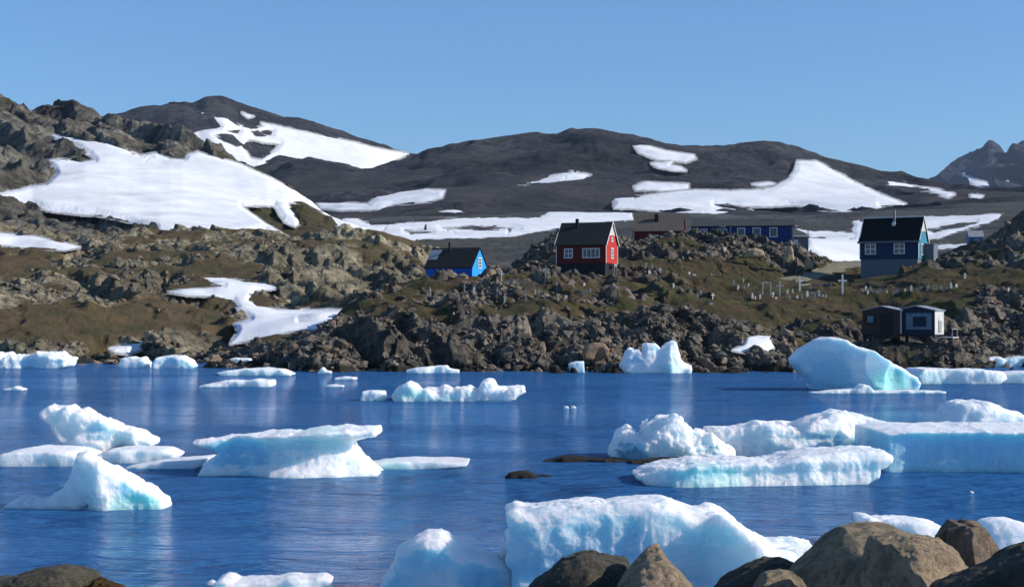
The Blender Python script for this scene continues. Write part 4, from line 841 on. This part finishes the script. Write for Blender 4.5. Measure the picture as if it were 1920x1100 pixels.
def drum(name, label, cat, loc, r, h, mat):
    me = bpy.data.meshes.new(name); bm = bmesh.new(); prof = [(0,0),(r*.95,0),(r,.03*h),(r,.31*h),(r*1.05,.33*h),(r,.35*h),(r,.64*h),(r*1.05,.66*h),(r,.68*h),(r,.97*h),(r*.95,h),(r*.9,h*.97),(0,h*.97)]; n = 18; rings = []
    for (q, z) in prof:
        rings.append([bm.verts.new((q*math.cos(6.2832*i/n), q*math.sin(6.2832*i/n), z)) for i in range(n)] if q else [bm.verts.new((0, 0, z))])
    for A, B in zip(rings, rings[1:]):
        for i in range(n):
            if len(A) == 1: bm.faces.new([A[0], B[i], B[(i+1) % n]])
            elif len(B) == 1: bm.faces.new([A[i], B[0], A[(i+1) % n]])
            else: bm.faces.new([A[i], B[i], B[(i+1) % n], A[(i+1) % n]])
    bmesh.ops.recalc_face_normals(bm, faces=bm.faces); bm.to_mesh(me); bm.free(); me.materials.append(mat)
    o = bpy.data.objects.new(name, me); COL.objects.link(o); o.location = loc; return tag(o, label, cat)
p = pt(1738, 483, 212); p[2] = max(p[2], ground(near, 1738, 212)); drum('barrel', 'red barrel beside the right end of the tall dark blue house', 'barrel', p, .45, 1.6, M['redp'])
# far hut
t, ro = house('wooden_house', 'small grey blue hut with a pale roof far off at the right', 'house', 1817, 464, 330, R_(-6), 2.9, 3.0, .2, 1.9, 1.25, M['tarp'], M['zinc'], M['concrete'], over=.1)
window(t, 'f', 1.1, .9, .8, .8, 2, 1)
# two sheds by the shore
def shed(label, px, py, Y, rz, W, D, H, mf, ms):
    t = root('shore_shed', pt(px, py, Y), rz, label, 'shed')
    c = MB(); c.box(0, W, 0, D, .32, H); c.prism([(0,0,H+.002),(W,0,H+.002),(W/2,0,H+.3)], (0,0,0), (0,D,0)); c.build('wall', mf, t)
    c = MB(); c.box(W+.004, W+.03, .02, D-.02, .34, H-.02); c.build('side_wall', ms, t)
    r = MB()
    r.prism([(-.15,0,H-.07),(W/2,0,H+.33),(W/2,0,H+.40),(-.15,0,H)], (0,-.15,0), (0,D+.15,0))
    r.prism([(W+.15,0,H-.07),(W/2+.002,0,H+.33),(W/2+.002,0,H+.40),(W+.15,0,H)], (0,-.15,0), (0,D+.15,0)); r.build('roof', M['zinc'], t)
    for x in (.05, W-.17):
        for y in (.05, D-.17):
            c = MB(); c.box(x, x+.12, y, y+.12, -1.2, .318); c.build('stilt', M['tar'], t)
    c = MB(); c.box(-.02, W+.02, -.03, D, .2, .315); c.build('floor_beam', M['tar'], t)
    return t
Ysh = 139
t = shed('dark weathered shore shed on stilts, the left of two', 1617, 633, Ysh+.6, R_(-28), 3.25, 2.6, 2.35, M['shedred'], M['palew'])
t2 = t
window(t, 'f', .3, 1.2, .8, .8, 1, 1, frame=M['tar'], pane=M['panel'])
c = MB(); c.box(1.5, 2.6, -.05, -.002, .4, 2.1); c.build('door', M['tar'], t)
t = shed('shore shed with a pale sunlit side wall, the right of two', 1683, 634, Ysh-.3, R_(-32), 3.2, 2.5, 2.4, M['shedblue'], M['palew'])
c = MB(); c.box(.75, 2.95, -.05, -.002, .75, 2.15); q = c.build('wall_panel', M['panel'], t)
c = MB(); c.box(1.35, 2.5, -.08, -.052, 1.0, 1.85); c.build('picture', M['shedblue'], q)
c = MB(); c.box(3.24, 3.28, .9, 1.7, .5, 1.5); c.build('hatch', M['greyw'], t)
tk = root('wooden_deck', pt(1738, 632, Ysh-.6), R_(-32), 'small wooden landing deck on posts at the right end of the sheds', 'deck')
c = MB(); [c.box(i*.25, i*.25+.23, 0, 1.7, -.05, .03) for i in range(9)]; c.build('planking', M['palew'], tk)
for x, y in ((0, .05), (2.1, .05), (2.1, 1.6)):
    c = MB(); c.box(x, x+.13, y, y+.13, -1.4, -.055); c.build('post', M['wood'], tk)
c = MB(); c.box(0, 2.3, .0, .045, -.55, -.45); c.box(0, 2.3, .0, .045, -1.15, -1.05); c.build('brace', M['wood'], tk)
c = MB(); c.box(2.1, 2.16, .1, .16, .035, .75); c.box(2.1, 2.16, 1.5, 1.56, .035, .75); c.box(2.1, 2.16, .165, 1.495, .66, .75); c.build('railing', M['greyw'], tk)
p = pt(1730, 631, Ysh-1.0); drum('jerrycan', 'red drum standing at the corner of the pale sided shore shed', 'drum', (p[0], p[1], p[2]), .2, .62, M['redp'])

# ------------------------------------------------------------------ graveyard
def cross_mesh(name, h, w_, t, mat):
    c = MB(); a = h*.68; c.box(-t/2, t/2, -t/2, t/2, -.5, h); c.box(-w_/2, -t/2-.001, -t*.4, t*.4, a-t/2, a+t/2); c.box(t/2+.001, w_/2, -t*.4, t*.4, a-t/2, a+t/2)
    return c.build(name, mat)
def stand(o, px, py, L=near, rz=0, tilt=0, lay=None):
    p = hit(L, px, py); o.location = (p.x, p.y, p.z-.02); o.rotation_euler = (tilt, tilt*.7, rz); return o
stand(tag(cross_mesh('grave_cross', 2.1, .95, .17, M['white']), 'tallest white cross in the graveyard, alone left of the tall blue house corner', 'cross'), 1579, 552)
stand(tag(cross_mesh('grave_cross', 1.7, .85, .16, M['white']), 'white cross standing against the dark house shadow by the road', 'cross'), 1499, 546)
stand(tag(cross_mesh('grave_cross', 1.6, .75, .14, M['stonew']), 'pale cross next to the white post frame in the graveyard', 'cross'), 1461, 554)
c = MB(); c.box(0, .13, 0, .13, -.4, 1.45); c.box(.87, 1.0, 0, .13, -.4, 1.45); c.box(.131, .869, .01, .12, 1.33, 1.45)
stand(tag(c.build('post_frame', M['stonew']), 'white frame of two posts and a crossbar in the graveyard', 'frame'), 1428, 555)
stand(tag(cross_mesh('grave_cross', 1.1, .5, .13, M['white']), 'white cross on the open slope between the bright blue hut and the red house', 'cross'), 940, 528)
stand(tag(cross_mesh('grave_cross', 1.3, .6, .10, M['greyw']), 'thin grey cross just left of the red house', 'cross'), 1023, 530)
tpl = [cross_mesh('grave_cross', .95, .5, .12, M['white'])]
for (w_, h_) in ((.42, .55), (.3, .8), (.6, .42)):
    g = MB(); n = 6; pts_ = [(-w_/2, -.09, -.4), (w_/2, -.09, -.4), (w_/2, -.09, h_*.75)]+[(w_/2*math.cos(a*math.pi/n), -.09, h_*.75+h_*.25*math.sin(a*math.pi/n)) for a in range(1, n)]+[(-w_/2, -.09, h_*.75)]
    g.prism(pts_, (0, 0, 0), (0, .18, 0)); tpl.append(g.build('gravestone', M['stonew']))
used = [False]*4
for i, (x, y) in enumerate([(870,556),(887,548),(932,567),(944,570),(970,550),(1001,550),(1010,557),(807,558),(1022,523),(958,540),(1045,548),(1075,540),(1120,558),(1150,570),(985,566),(906,562)]):
    o = cross_mesh('grave_marker', .95+.35*((i*7) % 5)/5, .34, .09, M['greyw']) if i == 0 else o.copy()
    if i: COL.objects.link(o)
    stand(o, x, y, near, .3*((i*5) % 4-1.5), .05*((i*3) % 5-2)); slope_marks = (slope_marks if i else [])+[(x, o)]
for i, (x, o) in enumerate(sorted(slope_marks, key=lambda q: q[0])):
    tag(o, f'{"first second third fourth fifth sixth seventh eighth ninth tenth eleventh twelfth thirteenth fourteenth fifteenth sixteenth".split()[i]} thin weathered grave marker from the left on the rocky knoll', 'grave marker', 'thin grave markers on the knoll')
spots = []; placed = []
rr = random.Random(11)
for x, y in [(1410,560),(1416,562),(1424,561),(1448,558),(1455,561),(1476,553),(1478,560),(1486,549),(1495,560),(1503,560),(1513,557),(1521,553),(1527,559),(1534,557),(1541,558),(1547,558),(1392,541),(1393,530),(1402,538),(1383,545),
             (1617,547),(1622,545),(1626,551),(1631,548),(1636,549),(1643,551),(1650,547),(1662,550),(1675,551),(1681,549),(1696,546),(1708,545),(1720,546),(1727,543),(1738,546),(1740,540),(1749,544),(1764,546),(1768,545),(1775,543),(1783,541),(1793,538),(1808,524),(1809,520),(1890,546),(1839,556),
             (1217,513),(1221,507),(1238,514),(1277,502),(1291,518),(1301,518),(1327,524),(1333,520),(1338,522),(1348,514),(1369,526),(1376,534),(1361,528),(1291,545),(1305,560),(1335,562),(1312,553),(1332,572),(1262,540),
             (931,566),(945,567),(973,552),(1002,551),(870,551),(888,550),(1060,560),(1105,548),(1095,540),(1020,512),(1187,500),(1210,500)]:
    spots.append((x, y))
for i, (x, y) in enumerate(spots):
    k = rr.choice([0, 1, 1, 2, 2, 3]) if x > 1380 else rr.choice([0, 1, 2, 3, 1])
    o = tpl[k]
    if used[k]: o = tpl[k].copy(); COL.objects.link(o)
    used[k] = True
    s = rr.uniform(.45, .8); o.scale = (s, s, s)
    L_ = rise if (y < 530 and 1180 < x < 1400) else near
    stand(o, x, y, L_, rr.uniform(-.4, .4), rr.gauss(0, .06))
    placed.append((x, y, k, o))
ORD = 'first second third fourth fifth sixth seventh eighth ninth tenth eleventh twelfth thirteenth fourteenth fifteenth sixteenth seventeenth eighteenth nineteenth twentieth'.split()
AREAS = [(0, 900, 0, 600, 'below the bright blue hut'), (900, 1120, 0, 600, 'below the red house'), (1120, 1260, 0, 600, 'just right of the red house'),
         (1260, 1380, 0, 535, 'on bare ground below the rise'), (1260, 1380, 535, 600, 'low at the graveyard left end'),
         (1380, 1560, 0, 600, 'left of the tallest cross'), (1560, 1700, 0, 600, 'below the dark blue house'), (1700, 2000, 0, 600, 'right of the dark blue house')]
for (x0, x1, y0, y1, where) in AREAS:
    for cr in (True, False):
        g = sorted([p for p in placed if x0 <= p[0] < x1 and y0 <= p[1] < y1 and (p[2] == 0) == cr], key=lambda p: p[0])
        w1 = 'white cross' if cr else 'pale gravestone'
        for n_, p in enumerate(g):
            l = f'{ORD[n_]} {w1} from the left {where}' if len(g) > 1 else f'only {w1} {where}'
            tag(p[3], l, 'cross' if cr else 'gravestone', 'small white crosses in the graveyard' if cr else 'small gravestones in the graveyard')
# fence rail along the front of the graves and utility poles
def fence(label, pts_, h, posts):
    P = [hit(near, x, y) for x, y in pts_]; t = root('rail_fence', P[0], 0, label, 'fence'); 
    for i, p in enumerate(P):
        q = p-P[0]; c = MB(); c.box(q.x-.05, q.x+.05, q.y-.05, q.y+.05, q.z-.3, q.z+h); c.build('post', M['greyw'], t)
    c = MB()
    for a, b in zip(P, P[1:]):
        a = a-P[0]; b = b-P[0]; c.prism([(a.x+.05,a.y-.02,a.z+h-.2),(b.x-.05,b.y-.02,b.z+h-.2),(b.x-.05,b.y-.02,b.z+h-.1),(a.x+.05,a.y-.02,a.z+h-.1)], (0,0,0), (0,.04,0))
    c.build('rail', M['greyw'], t)
fence('low grey rail fence along the road side of the graveyard', [(1500,546),(1520,545),(1540,545),(1558,545)], .8, 4)
# single large stones that can be told apart
def stone(mat, out, Y, T, label, **k):
    kk = dict(R=.35, amp=.12, ns=1.0, facet=.08, floor=False, vox=1.0); kk.update(k)
    return carve('boulder', M[mat], out, 0, T, label, 'boulder', Y=Y, **kk)
stone('rust', [(1092,666),(1098,650),(1112,643),(1130,644),(1142,654),(1140,668),(1120,676),(1096,674)], 127.5, .9, 'rounded reddish brown boulder low on the knoll above the shore')
stone('tan', [(1470,492),(1472,476),(1476,466),(1482,463),(1486,470),(1488,488),(1480,494)], 214, .5, 'pale upright rock slab below the right end of the long blue building', R=.25)
stone('tan', [(1396,483),(1400,468),(1415,465),(1430,470),(1434,480),(1420,484)], 216, .8, 'pale flat rock below the middle of the long blue building')
stone('tan', [(1508,506),(1511,492),(1518,487),(1524,494),(1525,506)], 217, .7, 'pale pointed rock beside the upper end of the dirt road')
